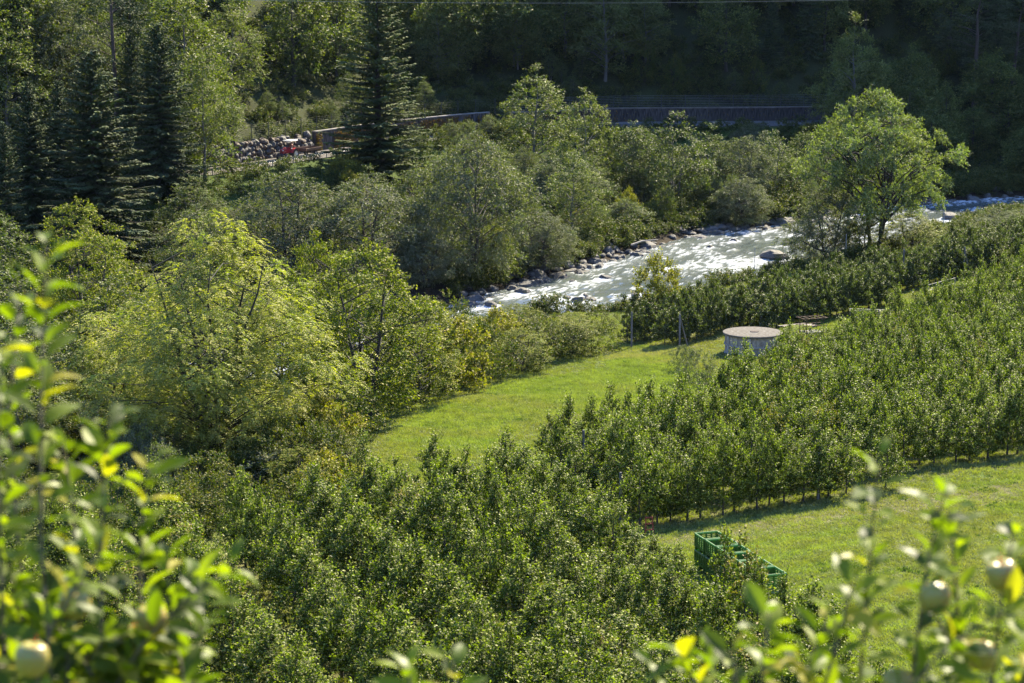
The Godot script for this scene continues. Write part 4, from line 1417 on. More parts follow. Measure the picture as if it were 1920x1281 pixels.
func vehicles() -> void:
	var red := Color(0.36, 0.025, 0.03)
	var dark := Color(0.03, 0.03, 0.035)
	var p := road_point(-24.6, 3.3)
	var q := road_point(-25.6, 3.3)
	var head := q - p
	var turn := atan2(-head.z, head.x)
	p.y = 7.02
	var t := thing("tractor", "small red tractor with a cream roof driving along the road", "tractor", p, turn)
	var ch := Shape.new()
	ch.box(Vector3(0.9, 0.62, 0), Vector3(2.1, 0.36, 0.42), dark, Basis(), 0.04)
	ch.box(Vector3(-0.25, 0.75, 0), Vector3(0.8, 0.5, 0.6), dark, Basis(), 0.06)
	ch.bar(Vector3(1.75, 0.42, -0.62), Vector3(1.75, 0.42, 0.62), 0.12, 0.12, dark)
	ch.bar(Vector3(0, 0.66, -0.62), Vector3(0, 0.66, 0.62), 0.2, 0.2, dark)
	part("chassis", ch.mesh(), M.paint, t)
	var hd := Shape.new()
	hd.box(Vector3(1.32, 1.06, 0), Vector3(1.5, 0.56, 0.62), red, Basis(), 0.09)
	hd.box(Vector3(0.55, 1.16, 0), Vector3(0.16, 0.62, 0.72), red, Basis(), 0.04)
	part("hood", hd.mesh(), M.paint, t)
	var gr := Shape.new()
	for k in 6:
		gr.box(Vector3(2.075, 0.86 + k * 0.075, 0), Vector3(0.03, 0.03, 0.5), dark)
	part("grille", gr.mesh(), M.paint, t)
	var wt := Shape.new()
	for k in 5:
		wt.box(Vector3(2.25, 0.6, -0.28 + k * 0.14), Vector3(0.24, 0.42, 0.11), Color(0.05, 0.05, 0.055), Basis(), 0.02)
	part("front_weight", wt.mesh(), M.paint, t)
	for sg in [-1.0, 1.0]:
		var hl := Shape.new()
		hl.lathe([Vector2(0.001, 0.05), Vector2(0.06, 0.045), Vector2(0.075, 0.0), Vector2(0.06, -0.08)], 10, Color(0.75, 0.74, 0.68), Vector3(2.07, 1.2, sg * 0.26), Basis(Vector3.BACK, -PI / 2))
		part("headlight", hl.mesh(), M.paint, t)
		var fe := Shape.new()
		var arc := []
		for k in 8:
			var a := lerpf(0.25, 2.6, k / 7.0)
			arc.append(Vector2(cos(a) * 0.74, 0.66 + sin(a) * 0.74))
		for k in 7:
			var u: Vector2 = arc[k]
			var w: Vector2 = arc[k + 1]
			fe.quad(Vector3(u.x, u.y, sg * 0.46), Vector3(w.x, w.y, sg * 0.46), Vector3(w.x, w.y, sg * 0.86), Vector3(u.x, u.y, sg * 0.86), Vector3(u.x, u.y - 0.66, 0), red)
			fe.quad(Vector3(u.x, u.y, sg * 0.455), Vector3(w.x, w.y, sg * 0.455), Vector3(w.x * 0.5, 0.8, sg * 0.455), Vector3(u.x * 0.5, 0.8, sg * 0.455), Vector3(0, 0, sg), red)
		part("fender", fe.mesh(), M.paint, t)
		for xx in [0.62, -0.62]:
			var po := Shape.new()
			po.bar(Vector3(xx, 1.2, sg * 0.5), Vector3(xx * 0.95, 2.22, sg * 0.48), 0.05, 0.05, dark)
			part("roof_post", po.mesh(), M.paint, t)
		wheel(t, Vector3(0, 0.66, sg * 0.68), 0.66, 0.36)
		wheel(t, Vector3(1.75, 0.42, sg * 0.62), 0.42, 0.24)
	var rf := Shape.new()
	rf.box(Vector3(0.05, 2.28, 0), Vector3(1.6, 0.12, 1.25), Color(0.66, 0.63, 0.55), Basis(), 0.05)
	rf.box(Vector3(0.0, 2.36, 0), Vector3(1.2, 0.06, 0.9), Color(0.70, 0.67, 0.58), Basis(), 0.03)
	part("roof", rf.mesh(), M.paint, t)
	var st := Shape.new()
	st.box(Vector3(-0.2, 1.12, 0), Vector3(0.46, 0.1, 0.46), dark, Basis(), 0.03)
	st.box(Vector3(-0.44, 1.36, 0), Vector3(0.08, 0.42, 0.44), dark, Basis(Vector3.BACK, 0.12), 0.03)
	part("seat", st.mesh(), M.paint, t)
	var sw := Shape.new()
	var ring := []
	var rads := []
	for k in 15:
		var a := TAU * k / 14
		ring.append(Vector3(0.36, 1.5, 0) + Basis(Vector3.BACK, 0.5) * Vector3(cos(a) * 0.19, 0, sin(a) * 0.19))
		rads.append(0.018)
	sw.tube(ring, rads, 5, dark)
	sw.bar(Vector3(0.5, 1.2, 0), Vector3(0.36, 1.5, 0), 0.04, 0.04, dark)
	part("steering_wheel", sw.mesh(), M.paint, t)
	var ex := Shape.new()
	ex.tube([Vector3(1.1, 1.3, 0.2), Vector3(1.1, 1.95, 0.2), Vector3(1.06, 2.05, 0.2)], [0.035, 0.035, 0.035], 8, dark)
	part("exhaust", ex.mesh(), M.paint, t)

	var shirt := Color(0.33, 0.10, 0.06)
	var jeans := Color(0.05, 0.07, 0.13)
	var skin := Color(0.45, 0.28, 0.20)
	var dr := []
	dr.append([Vector3(-0.2, 1.27, 0), Vector3(-0.22, 1.65, 0), 0.15, 0.17, shirt])
	dr.append([Vector3(-0.22, 1.66, -0.16), Vector3(-0.22, 1.66, 0.16), 0.08, 0.08, shirt])
	dr.append([Vector3(-0.21, 1.72, 0), Vector3(-0.19, 1.85, 0), 0.055, 0.055, skin])
	dr.append([Vector3(-0.18, 1.92, 0), Vector3(-0.18, 1.98, 0), 0.09, 0.095, skin])
	dr.append([Vector3(-0.2, 2.02, 0), Vector3(-0.21, 1.99, 0), 0.085, 0.09, Color(0.06, 0.045, 0.035)])
	dr.append([Vector3(-0.09, 1.94, 0), Vector3(-0.075, 1.93, 0), 0.02, 0.018, skin])
	for sg in [-1.0, 1.0]:
		dr.append([Vector3(-0.22, 1.64, sg * 0.2), Vector3(-0.05, 1.42, sg * 0.25), 0.06, 0.05, shirt])
		dr.append([Vector3(-0.05, 1.42, sg * 0.25), Vector3(0.2, 1.5, sg * 0.16), 0.045, 0.035, skin])
		dr.append([Vector3(0.2, 1.5, sg * 0.16), Vector3(0.27, 1.52, sg * 0.15), 0.04, 0.03, skin])
		dr.append([Vector3(-0.18, 1.25, sg * 0.1), Vector3(0.26, 1.24, sg * 0.16), 0.095, 0.075, jeans])
		dr.append([Vector3(0.26, 1.24, sg * 0.16), Vector3(0.34, 0.86, sg * 0.18), 0.07, 0.05, jeans])
		dr.append([Vector3(0.34, 0.82, sg * 0.18), Vector3(0.47, 0.8, sg * 0.18), 0.05, 0.045, dark])
	var pm := part("person", blob(dr, 0.03), M.skin, null, p, Basis(Vector3.UP, turn))
	tag(pm, "person in a rust coloured shirt sitting at the tractor's wheel", "person")

	var tp := road_point(-22.9, 3.3)
	tp.y = 7.02
	var th := p - tp
	var tr := thing("trailer", "flat brown trailer with low sides drawn by the tractor", "trailer", tp, atan2(-th.z, th.x))
	var rust := Color(0.20, 0.11, 0.07)
	for k in 6:
		var pl := Shape.new()
		pl.box(Vector3(-0.3, 0.82, -0.75 + k * 0.3), Vector3(3.4, 0.06, 0.285), jig(Color(0.24, 0.15, 0.10), 0.15), Basis(), 0.01)
		part("plank", pl.mesh(), M.wood, tr)
	for sg in [-1.0, 1.0]:
		var sd := Shape.new()
		sd.box(Vector3(-0.3, 0.98, sg * 0.925), Vector3(3.4, 0.3, 0.05), rust, Basis(), 0.01)
		part("side_board", sd.mesh(), M.wood, tr)
		wheel(tr, Vector3(-0.9, 0.36, sg * 0.72), 0.36, 0.22)
	var fr := Shape.new()
	fr.bar(Vector3(1.5, 0.7, 0), Vector3(2.6, 0.55, 0), 0.1, 0.1, dark)
	fr.box(Vector3(-0.3, 0.72, 0), Vector3(3.2, 0.12, 0.8), dark)
	fr.bar(Vector3(-0.9, 0.4, -0.7), Vector3(-0.9, 0.4, 0.7), 0.1, 0.1, dark)
	fr.bar(Vector3(-0.9, 0.4, 0), Vector3(-0.9, 0.7, 0), 0.2, 0.2, dark)
	part("frame", fr.mesh(), M.paint, tr)
	for sg in [-1.0, 1.0]:
		var eb := Shape.new()
		eb.box(Vector3(-0.3 + sg * 1.725, 0.98, 0), Vector3(0.05, 0.3, 1.8), rust, Basis(), 0.01)
		part("end_board", eb.mesh(), M.wood, tr)

# ---------------------------------------------------------------- things in the orchard
func apple_bin_meshes() -> Array:
	var green := Color(0.14, 0.245, 0.055)
	var L := 1.19
	var W := 1.13
	var Hh := 0.78
	var walls := []
	for k in 4:
		var s := Shape.new()
		var ln := L if k % 2 == 0 else W
		var off := (W if k % 2 == 0 else L) * 0.5 - 0.03
		var b := Basis(Vector3.UP, PI / 2 * k)
		# vertical ribs and slats with slots between them
		for r in 5:
			var xx := lerpf(-ln * 0.5 + 0.07, ln * 0.5 - 0.07, r / 4.0)
			s.box(b * Vector3(xx, 0.43, off), Vector3(0.10 if r % 4 == 0 else 0.06, 0.58, 0.06), green, b)
		for r in 7:
			s.box(b * Vector3(0, 0.18 + r * 0.082, off - 0.005), Vector3(ln - 0.14, 0.05, 0.025), jig(green, 0.04), b)
		s.box(b * Vector3(0, 0.19, off), Vector3(ln - 0.1, 0.09, 0.055), green, b)
		walls.append(s.mesh())
	var rim := Shape.new()
	for k in 4:
		var ln := L if k % 2 == 0 else W
		var off := (W if k % 2 == 0 else L) * 0.5 - 0.03
		var b := Basis(Vector3.UP, PI / 2 * k)
		rim.box(b * Vector3(0, Hh - 0.035, off), Vector3(ln - (0.0 if k % 2 == 0 else 0.124), 0.07, 0.062), Color(0.25, 0.36, 0.19), b, 0.008)
	var fl := Shape.new()
	fl.box(Vector3(0, 0.145, 0), Vector3(L - 0.12, 0.03, W - 0.12), green)
	for k in 3:
		fl.box(Vector3(0, 0.05, (k - 1) * (W * 0.5 - 0.1)), Vector3(L - 0.02, 0.10, 0.12), green, Basis(), 0.01)
	return [walls, rim.mesh(), fl.mesh()]

func objects() -> void:
	vehicles()
	rng.seed = 12
	# two layers of apple bins in a row
	var bm := apple_bin_meshes()
	var dir := Vector2(0.32, -0.947)
	var turn := atan2(0.32, 0.947)
	var order := ["farthest from the camera", "second from the far end", "third from the far end", "third from the near end", "second from the near end", "nearest to the camera"]
	for layer in 2:
		for k in 6:
			var x := 9.15 + dir.x * 1.21 * k
			var D := 94.6 + dir.y * 1.21 * k
			var base := height(9.15 + dir.x * 3.0, 94.6 + dir.y * 3.0) + 0.02 + layer * 0.785
			var o := thing("apple_bin", "green plastic apple bin, %s, in the %s layer of the row" % [order[k], "upper" if layer else "lower"], "bin", Vector3(x + rr(-0.015, 0.015), base, -D), turn + rr(-0.012, 0.012), "green apple bins")
			for w in 4:
				part("side_wall", bm[0][w], M.plastic, o)
			part("rim", bm[1], M.plastic, o)
			part("floor", bm[2], M.plastic, o)

	# round concrete water tank
	var tc := Vector3(18.85, 0, -164.2)
	tc.y = 1.35
	var tank := thing("water_tank", "round pale concrete water tank with a flat grey lid between the orchards", "tank", tc)
	var con := Color(0.46, 0.43, 0.385)
	var core := Shape.new()
	core.lathe([Vector2(2.10, -0.6), Vector2(2.10, 1.86)], 48, Color(0.24, 0.24, 0.25))
	part("core", core.mesh(), M.tank, tank)
	var hs := [-0.5, 0.32, 1.08, 1.84]
	for row in 3:
		for k in 14:
			var a0 := TAU * (k + 0.012) / 14
			var a1 := TAU * (k + 0.988) / 14
			var s := Shape.new()
			var g := rr(0.74, 1.12)
			var col := Color(con.r * g, con.g * g, con.b * g)
			for j in 4:
				var u := lerpf(a0, a1, j / 4.0)
				var w := lerpf(a0, a1, (j + 1) / 4.0)
				var pu := Vector3(cos(u), 0, sin(u))
				var pw := Vector3(cos(w), 0, sin(w))
				var lo := Vector3(0, hs[row] + 0.015, 0)
				var hi := Vector3(0, hs[row + 1] - 0.015, 0)
				s.quad(pu * 2.17 + lo, pw * 2.17 + lo, pw * 2.17 + hi, pu * 2.17 + hi, pu, col)
				s.quad(pu * 2.09 + lo, pw * 2.09 + lo, pw * 2.17 + lo, pu * 2.17 + lo, Vector3.DOWN, col)
				s.quad(pu * 2.09 + hi, pw * 2.09 + hi, pw * 2.17 + hi, pu * 2.17 + hi, Vector3.UP, col)
			part("panel", s.mesh(), M.tank, tank)
	for k in 7:
		var a := TAU * (k * 2) / 14
		var rb := Shape.new()
		rb.box(Vector3(cos(a) * 2.21, 0.62, sin(a) * 2.21), Vector3(0.14, 2.4, 0.2), Color(0.52, 0.51, 0.49), Basis(Vector3.UP, -a), 0.015)
		part("rib", rb.mesh(), M.tank, tank)
	for row in 2:
		var hp := Shape.new()
		hp.lathe([Vector2(2.17, hs[row + 1] - 0.06), Vector2(2.24, hs[row + 1] - 0.05), Vector2(2.24, hs[row + 1] + 0.05), Vector2(2.17, hs[row + 1] + 0.06)], 48, Color(0.46, 0.45, 0.43))
		part("hoop", hp.mesh(), M.tank, tank)
	var lid := Shape.new()
	lid.lathe([Vector2(2.05, 1.86), Vector2(2.33, 1.87), Vector2(2.35, 1.97), Vector2(2.31, 1.995), Vector2(1.2, 2.03), Vector2(0.001, 2.05)], 56, Color(0.215, 0.20, 0.18))
	part("lid", lid.mesh(), M.lid, tank)
	var ht := Shape.new()
	ht.lathe([Vector2(0.34, 2.03), Vector2(0.34, 2.09), Vector2(0.001, 2.10)], 20, Color(0.20, 0.18, 0.16), Vector3(0.1, 0, 0.2))
	part("hatch", ht.mesh(), M.lid, tank)

	# the iron rack beyond the tank
	var rk := thing("iron_rack", "rusty iron rack with boards on its shelves beside the tank", "rack", spot(23.5, 164.6), 0.35)
	var iron := Color(0.11, 0.075, 0.055)
	for xx in [-0.75, 0.75]:
		for zz in [-0.55, 0.55]:
			var po := Shape.new()
			po.bar(Vector3(xx, 0, zz), Vector3(xx, 2.0, zz), 0.05, 0.05, iron)
			part("post", po.mesh(), M.metal, rk)
	for h in [0.75, 1.35, 1.92]:
		for zz in [-0.55, 0.55]:
			var ba := Shape.new()
			ba.bar(Vector3(-1.1, h, zz), Vector3(1.1, h, zz), 0.05, 0.05, iron)
			part("bar", ba.mesh(), M.metal, rk)
	for k in 4:
		var bd := Shape.new()
		bd.box(Vector3(0, 0.80, -0.42 + k * 0.28), Vector3(1.5, 0.05, 0.26), jig(Color(0.16, 0.15, 0.14), 0.12), Basis(Vector3.UP, rr(-0.03, 0.03)), 0.01)
		part("plank", bd.mesh(), M.wood, rk)
	for k in 5:
		var bd := Shape.new()
		bd.bar(Vector3(-1.0 + k * 0.5, 1.92, -0.6), Vector3(-0.9 + k * 0.5, 1.92, 0.6), 0.035, 0.035, iron)
		part("rod", bd.mesh(), M.metal, rk)
	for sg in [-1.0, 1.0]:
		var bd := Shape.new()
		bd.bar(Vector3(-0.75, 0.1, sg * 0.55), Vector3(0.75, 1.3, sg * 0.55), 0.03, 0.03, iron)
		part("brace", bd.mesh(), M.metal, rk)
	var dk := thing("weathered_board_deck", "weathered grey boards lying flat on the grass behind the iron rack", "boards", spot(23.2, 169.5, 0.05), 0.5)
	for k in 6:
		var bd := Shape.new()
		bd.box(Vector3(rr(-0.2, 0.2), 0.03 + 0.004 * k, -0.8 + k * 0.3), Vector3(2.6, 0.05, 0.26), jig(Color(0.20, 0.16, 0.12), 0.15), Basis(Vector3.UP, rr(-0.05, 0.05)), 0.01)
		part("plank", bd.mesh(), M.wood, dk)
	var tg := thing("water_trough", "dark water trough with a pipe rail on the grass lane", "trough", spot(30.4, 181.0), -0.25)
	var ts := Shape.new()
	for sg in [-1.0, 1.0]:
		ts.box(Vector3(0, 0.35, sg * 0.36), Vector3(2.6, 0.6, 0.06), Color(0.06, 0.055, 0.055))
		ts.box(Vector3(sg * 1.27, 0.35, 0), Vector3(0.06, 0.6, 0.66), Color(0.06, 0.055, 0.055))
	ts.box(Vector3(0, 0.08, 0), Vector3(2.5, 0.06, 0.66), Color(0.05, 0.05, 0.05))
	part("tub", ts.mesh(), M.paint, tg)
	var tb := Shape.new()
	tb.bar(Vector3(-1.3, 0.78, 0.4), Vector3(3.6, 0.78, 0.4), 0.05, 0.05, Color(0.45, 0.45, 0.44))
	tb.bar(Vector3(3.5, 0, 0.4), Vector3(3.5, 0.78, 0.4), 0.05, 0.05, Color(0.45, 0.45, 0.44))
	part("rail", tb.mesh(), M.metal, tg)
	var rl := thing("pipe_railing", "short pale pipe railing sloping along the grass lane", "railing", spot(39.6, 194.0), 0.9)
	for k in 3:
		var po := Shape.new()
		po.bar(Vector3(-2.6 + k * 2.6, 0, 0), Vector3(-2.6 + k * 2.6, 1.15, 0), 0.07, 0.07, Color(0.3, 0.3, 0.28))
		part("post", po.mesh(), M.metal, rl)
	for h in [0.6, 1.12]:
		var ba := Shape.new()
		ba.bar(Vector3(-2.6, h, 0), Vector3(2.6, h, 0), 0.05, 0.05, Color(0.3, 0.3, 0.28))
		part("bar", ba.mesh(), M.metal, rl)
	# posts of the trellis
	var posts := [[9.5, 166.6, 2.9, 0, "concrete end post of the first orchard row, at the grassy corner"], [13.3, 166.4, 2.85, 1, "concrete end post with a slanting brace left of the tank"], [18.2, 176.0, 2.6, 0, "concrete post rising from the rows just behind the tank"], [37.1, 200.0, 3.4, 0, "pale post in the row under the bright willow"], [43.6, 203.5, 3.1, 1, "tall braced end post beside the grass lane near the railing"], [3.9, 113.6, 3.0, 0, "concrete post at the corner where the two orchard blocks meet"], [5.5, 104.8, 2.6, 0, "concrete end post of the row along the mown grass"], [16.2, 109.6, 2.6, 0, "concrete post within the row along the mown grass"]]
	for q in posts:
		var o := thing("concrete_post", q[4], "post", spot(q[0], q[1]), 0.4)
		var s := Shape.new()
		s.box(Vector3(0, q[2] * 0.5, 0), Vector3(0.12, q[2], 0.12), Color(0.24, 0.235, 0.22), Basis(), 0.015)
		part("shaft", s.mesh(), M.concrete, o)
		if q[3] == 1:
			var b := Shape.new()
			b.bar(Vector3(0.06, q[2] * 0.86, 0), Vector3(1.1, 0.05, -0.7), 0.08, 0.08, Color(0.24, 0.235, 0.22))
			part("brace", b.mesh(), M.concrete, o)
	var poles := [[23.8, 207.0, 3.9, "thin white pole in front of the largest river boulder"], [34.3, 217.0, 3.6, "thin white pole beside the fallen branch of the bright willow"], [48.1, 236.0, 3.6, "thin white pole before the upper rapids"]]
	for q in poles:
		var s := Shape.new()
		s.tube([Vector3(0, -0.1, 0), Vector3(0, q[2], 0)], [0.035, 0.03], 7, Color(0.36, 0.35, 0.32), true)
		tag(part("white_pole", s.mesh(), M.paint, null, spot(q[0], q[1])), q[3], "pole")
	# fallen branch of the willow over the water
	var fb := Shape.new()
	var f0 := spot(37.0, 221.5, 0.8)
	fb.tube([f0, f0 + Vector3(-2.5, 0.2, 0.6), f0 + Vector3(-5.2, 1.0, 1.0), f0 + Vector3(-7.0, 2.0, 1.2)], [0.2, 0.15, 0.1, 0.04], 7, Color(0.06, 0.05, 0.045))
	fb.tube([f0 + Vector3(-5.0, 0.9, 1.0), f0 + Vector3(-5.6, 2.2, 1.2), f0 + Vector3(-6.0, 2.9, 1.0)], [0.09, 0.06, 0.02], 5, Color(0.06, 0.05, 0.045))
	tag(part("fallen_branch", fb.mesh(), M.bark), "dark bare branch lying over the water below the bright willow", "branch")
	var dl := Shape.new()
	dl.tube([Vector3(13.0, 0.9, -231.0), Vector3(14.3, 1.15, -232.4), Vector3(16.2, 1.05, -234.4)], [0.12, 0.1, 0.04], 6, Color(0.36, 0.33, 0.29))
	tag(part("driftwood_log", dl.mesh(), M.bark), "bleached driftwood log on the boulder bank", "log")
	# red picking ladder between the blocks
	var ld := thing("step_ladder", "small red ladder standing under the trees where the blocks meet", "ladder", spot(6.75, 101.9), 0.3)
	for sg in [-1.0, 1.0]:
		var r := Shape.new()
		r.bar(Vector3(sg * 0.22, 0, 0.15), Vector3(sg * 0.16, 0.95, 0), 0.035, 0.05, Color(0.22, 0.03, 0.025))
		part("rail", r.mesh(), M.paint, ld)
	for k in 3:
		var r := Shape.new()
		r.box(Vector3(0, 0.28 + k * 0.3, 0.11 - k * 0.04), Vector3(0.4, 0.035, 0.09), Color(0.22, 0.03, 0.025))
		part("rung", r.mesh(), M.paint, ld)
	# power line high over the valley
	var cb := Shape.new()
	var pts := []
	var rad := []
	for k in 33:
		var t := k / 32.0 * 2.0 - 1.0
		pts.append(Vector3(t * 75.0, 28.35 + t * t * 2.2 - t * 0.25, -180.0 - t * 4.0))
		rad.append(0.011)
	cb.tube(pts, rad, 5, Color(0.25, 0.26, 0.27))
	tag(part("power_line", cb.mesh(), M.metal), "thin power line crossing the valley along the top of the view", "cable")

# ---------------------------------------------------------------- meadows
func tuft(sd: int, blades: int, h: float, spread: float, w: float) -> ArrayMesh:
	rng.seed = sd
	var s := Shape.new()
	for k in blades:
		var a := rr(0, TAU)
		var p := Vector3(cos(a), 0, sin(a)) * spread * sqrt(rng.randf())
		var d := (Vector3(rr(-1.1, 1.1), 0.8, rr(-1.1, 1.1))).normalized()
		var g := rr(0.75, 1.25)
		s.leaf(p - Vector3(0, 0.02, 0), d, rdir(), h * rr(0.5, 1.2), w, Color(g, g, g * 0.95))
	return s.mesh()

func meadows() -> void:
	var t := [tuft(1, 16, 0.10, 0.22, 0.022), tuft(2, 22, 0.17, 0.22, 0.026)]
	rng.seed = 5
	var lots := [[], []]
	var tint := [[], []]
	for k in 380000:
		var x := rr(-12.0, 58.0)
		var D := rr(74.0, 225.0)
		if absf(x) > D * 0.275:
			continue
		var mown := inside(MOWN, x, D)
		var med := not mown and inside(MEADOW, x, D)
		if not mown and not med:
			if rng.randf() > 0.3 or D > edges(x)[2] - 4.0:
				continue
		var nz := noise.get_noise_2d(x * 7.0, D * 7.0)
		var big := noise.get_noise_2d(x * 2.2 + 50.0, D * 2.2)
		var sc := rr(0.7, 1.35) * (1.0 + 0.35 * nz)
		var c := Color(0.225, 0.28, 0.07).lerp(Color(0.335, 0.375, 0.12), clampf(0.45 + nz * 0.9, 0, 1))
		c = c.lerp(Color(0.30, 0.28, 0.13), clampf(big * 1.8 + 0.05, 0, 0.65))
		c = c.lerp(Color(0.13, 0.16, 0.045), 0.6 * smoothstep(0.05, 0.4, fine.get_noise_2d(x * 4.5, D * 3.2)))
		var i := 1
		if mown:
			# wheel tracks beside the row, dry and short
			var off: float = (Vector2(x, D) - Vector2(17.0, 110.1)).dot(Vector2(0.53, -0.847))
			if off > 1.8 and off < 5.2:
				var k2 := 1.0 - absf(off - 3.5) / 1.7
				if rng.randf() < k2 * 0.6:
					continue
				c = c.lerp(Color(0.33, 0.31, 0.16), 0.6 * k2)
			c = c.lerp(Color(0.26, 0.25, 0.10), 0.28 + 0.28 * sin(off * 2.6 + nz * 1.5))
			i = 0 if rng.randf() < 0.5 else 1
			sc *= 0.9
		elif med and D > 158.0:
			c = c.lerp(Color(0.36, 0.32, 0.18), 0.65 * smoothstep(-0.15, 0.3, fine.get_noise_2d(x * 0.9 - D * 0.8, D * 0.4)))
		elif not med:
			c = c.lerp(Color(0.24, 0.21, 0.09), rr(0.1, 0.6))
		var g := rr(0.8, 1.2)
		lots[i].append(Transform3D(Basis(Vector3.UP, rr(0, TAU)) * Basis.from_scale(Vector3(1.1, sc, 1.1)), spot(x, D)))
		tint[i].append(Color(c.r * g, c.g * g, c.b * g))
	var o := Node3D.new()
	o.name = "meadow_grass"
	add_child(o)
	tag(o, "short green grass of the long meadow, the mown strip and the orchard lanes", "grass", "", "stuff")
	for i in 2:
		tag(many("blades", t[i], M.blade, lots[i], tint[i], o), "", "", "", "stuff")
	# coarse clumps: dock and clover
	rng.seed = 15
	var clump := tuft(3, 40, 0.22, 0.3, 0.06)
	var cl := []
	var ct := []
	for k in 4200:
		var x := rr(-10.0, 32.0)
		var D := rr(74.0, 170.0)
		if not (inside(MOWN, x, D) or inside(MEADOW, x, D)) or fine.get_noise_2d(x * 0.8, D * 0.8) < 0.12:
			continue
		cl.append(Transform3D(Basis(Vector3.UP, rr(0, TAU)) * Basis.from_scale(Vector3.ONE * rr(0.5, 1.0)), spot(x, D)))
		ct.append(jig(Color(0.075, 0.13, 0.025), 0.2))
	var m := many("broad_weeds", clump, M.blade, cl, ct)
	tag(m, "darker weeds dotted through the grass", "weeds", "", "stuff")

# ---------------------------------------------------------------- the near apple trees, out of focus
func big_leaf(k: int, col: Color) -> ArrayMesh:
	var s := Shape.new()
	var L := 0.088
	var W := [0.046, 0.040, 0.052][k % 3] as float
	var prev := []
	for i in 6:
		var t := i / 5.0
		var w := W * 0.5 * pow(sin(PI * clampf(t * 0.93 + 0.035, 0, 1)), 0.75)
		var bend := -0.35 * t * t * L * (0.4 + 0.5 * k)
		var c := Vector3(0, bend, L * t)
		var row := [c + Vector3(-w, w * 0.35, 0), c, c + Vector3(w, w * 0.35, 0)]
		if i > 0:
			for j in 2:
				s.quad(prev[j], prev[j + 1], row[j + 1], row[j], Vector3.UP, col)
		prev = row
	s.tube([Vector3(0, 0.004, -0.022), Vector3(0, 0, 0)], [0.0012, 0.0012], 3, Color(0.2, 0.2, 0.05))
	return s.mesh()

func apple_mesh(tone: float) -> ArrayMesh:
	var s := Shape.new()
	var prof := [Vector2(0.001, 0.026), Vector2(0.008, 0.030), Vector2(0.020, 0.035), Vector2(0.032, 0.027), Vector2(0.0385, 0.008), Vector2(0.037, -0.012), Vector2(0.030, -0.028), Vector2(0.018, -0.036), Vector2(0.008, -0.034), Vector2(0.001, -0.030)]
	var sides := 20
	for i in prof.size():
		var p: Vector2 = prof[i]
		for j in sides:
			var a := TAU * j / sides
			s.v.append(Vector3(cos(a) * p.x, p.y, sin(a) * p.x))
			var q: Vector2 = (prof[mini(i + 1, prof.size() - 1)] - prof[maxi(i - 1, 0)]).normalized()
			s.n.append(Vector3(cos(a) * -q.y, q.x, sin(a) * -q.y).normalized())
			var blush := smoothstep(0.2, 1.0, cos(a - 0.6)) * tone
			s.c.append(Color(0.29, 0.27, 0.06).lerp(Color(0.32, 0.17, 0.07), blush))
	for i in prof.size() - 1:
		for j in sides:
			var a := i * sides + j
			var b := i * sides + (j + 1) % sides
			s.ix.append(a); s.ix.append(b + sides); s.ix.append(b)
			s.ix.append(a); s.ix.append(a + sides); s.ix.append(b + sides)
	s.tube([Vector3(0, 0.024, 0), Vector3(0.006, 0.052, 0)], [0.002, 0.002], 4, Color(0.10, 0.07, 0.03))
	return s.mesh()

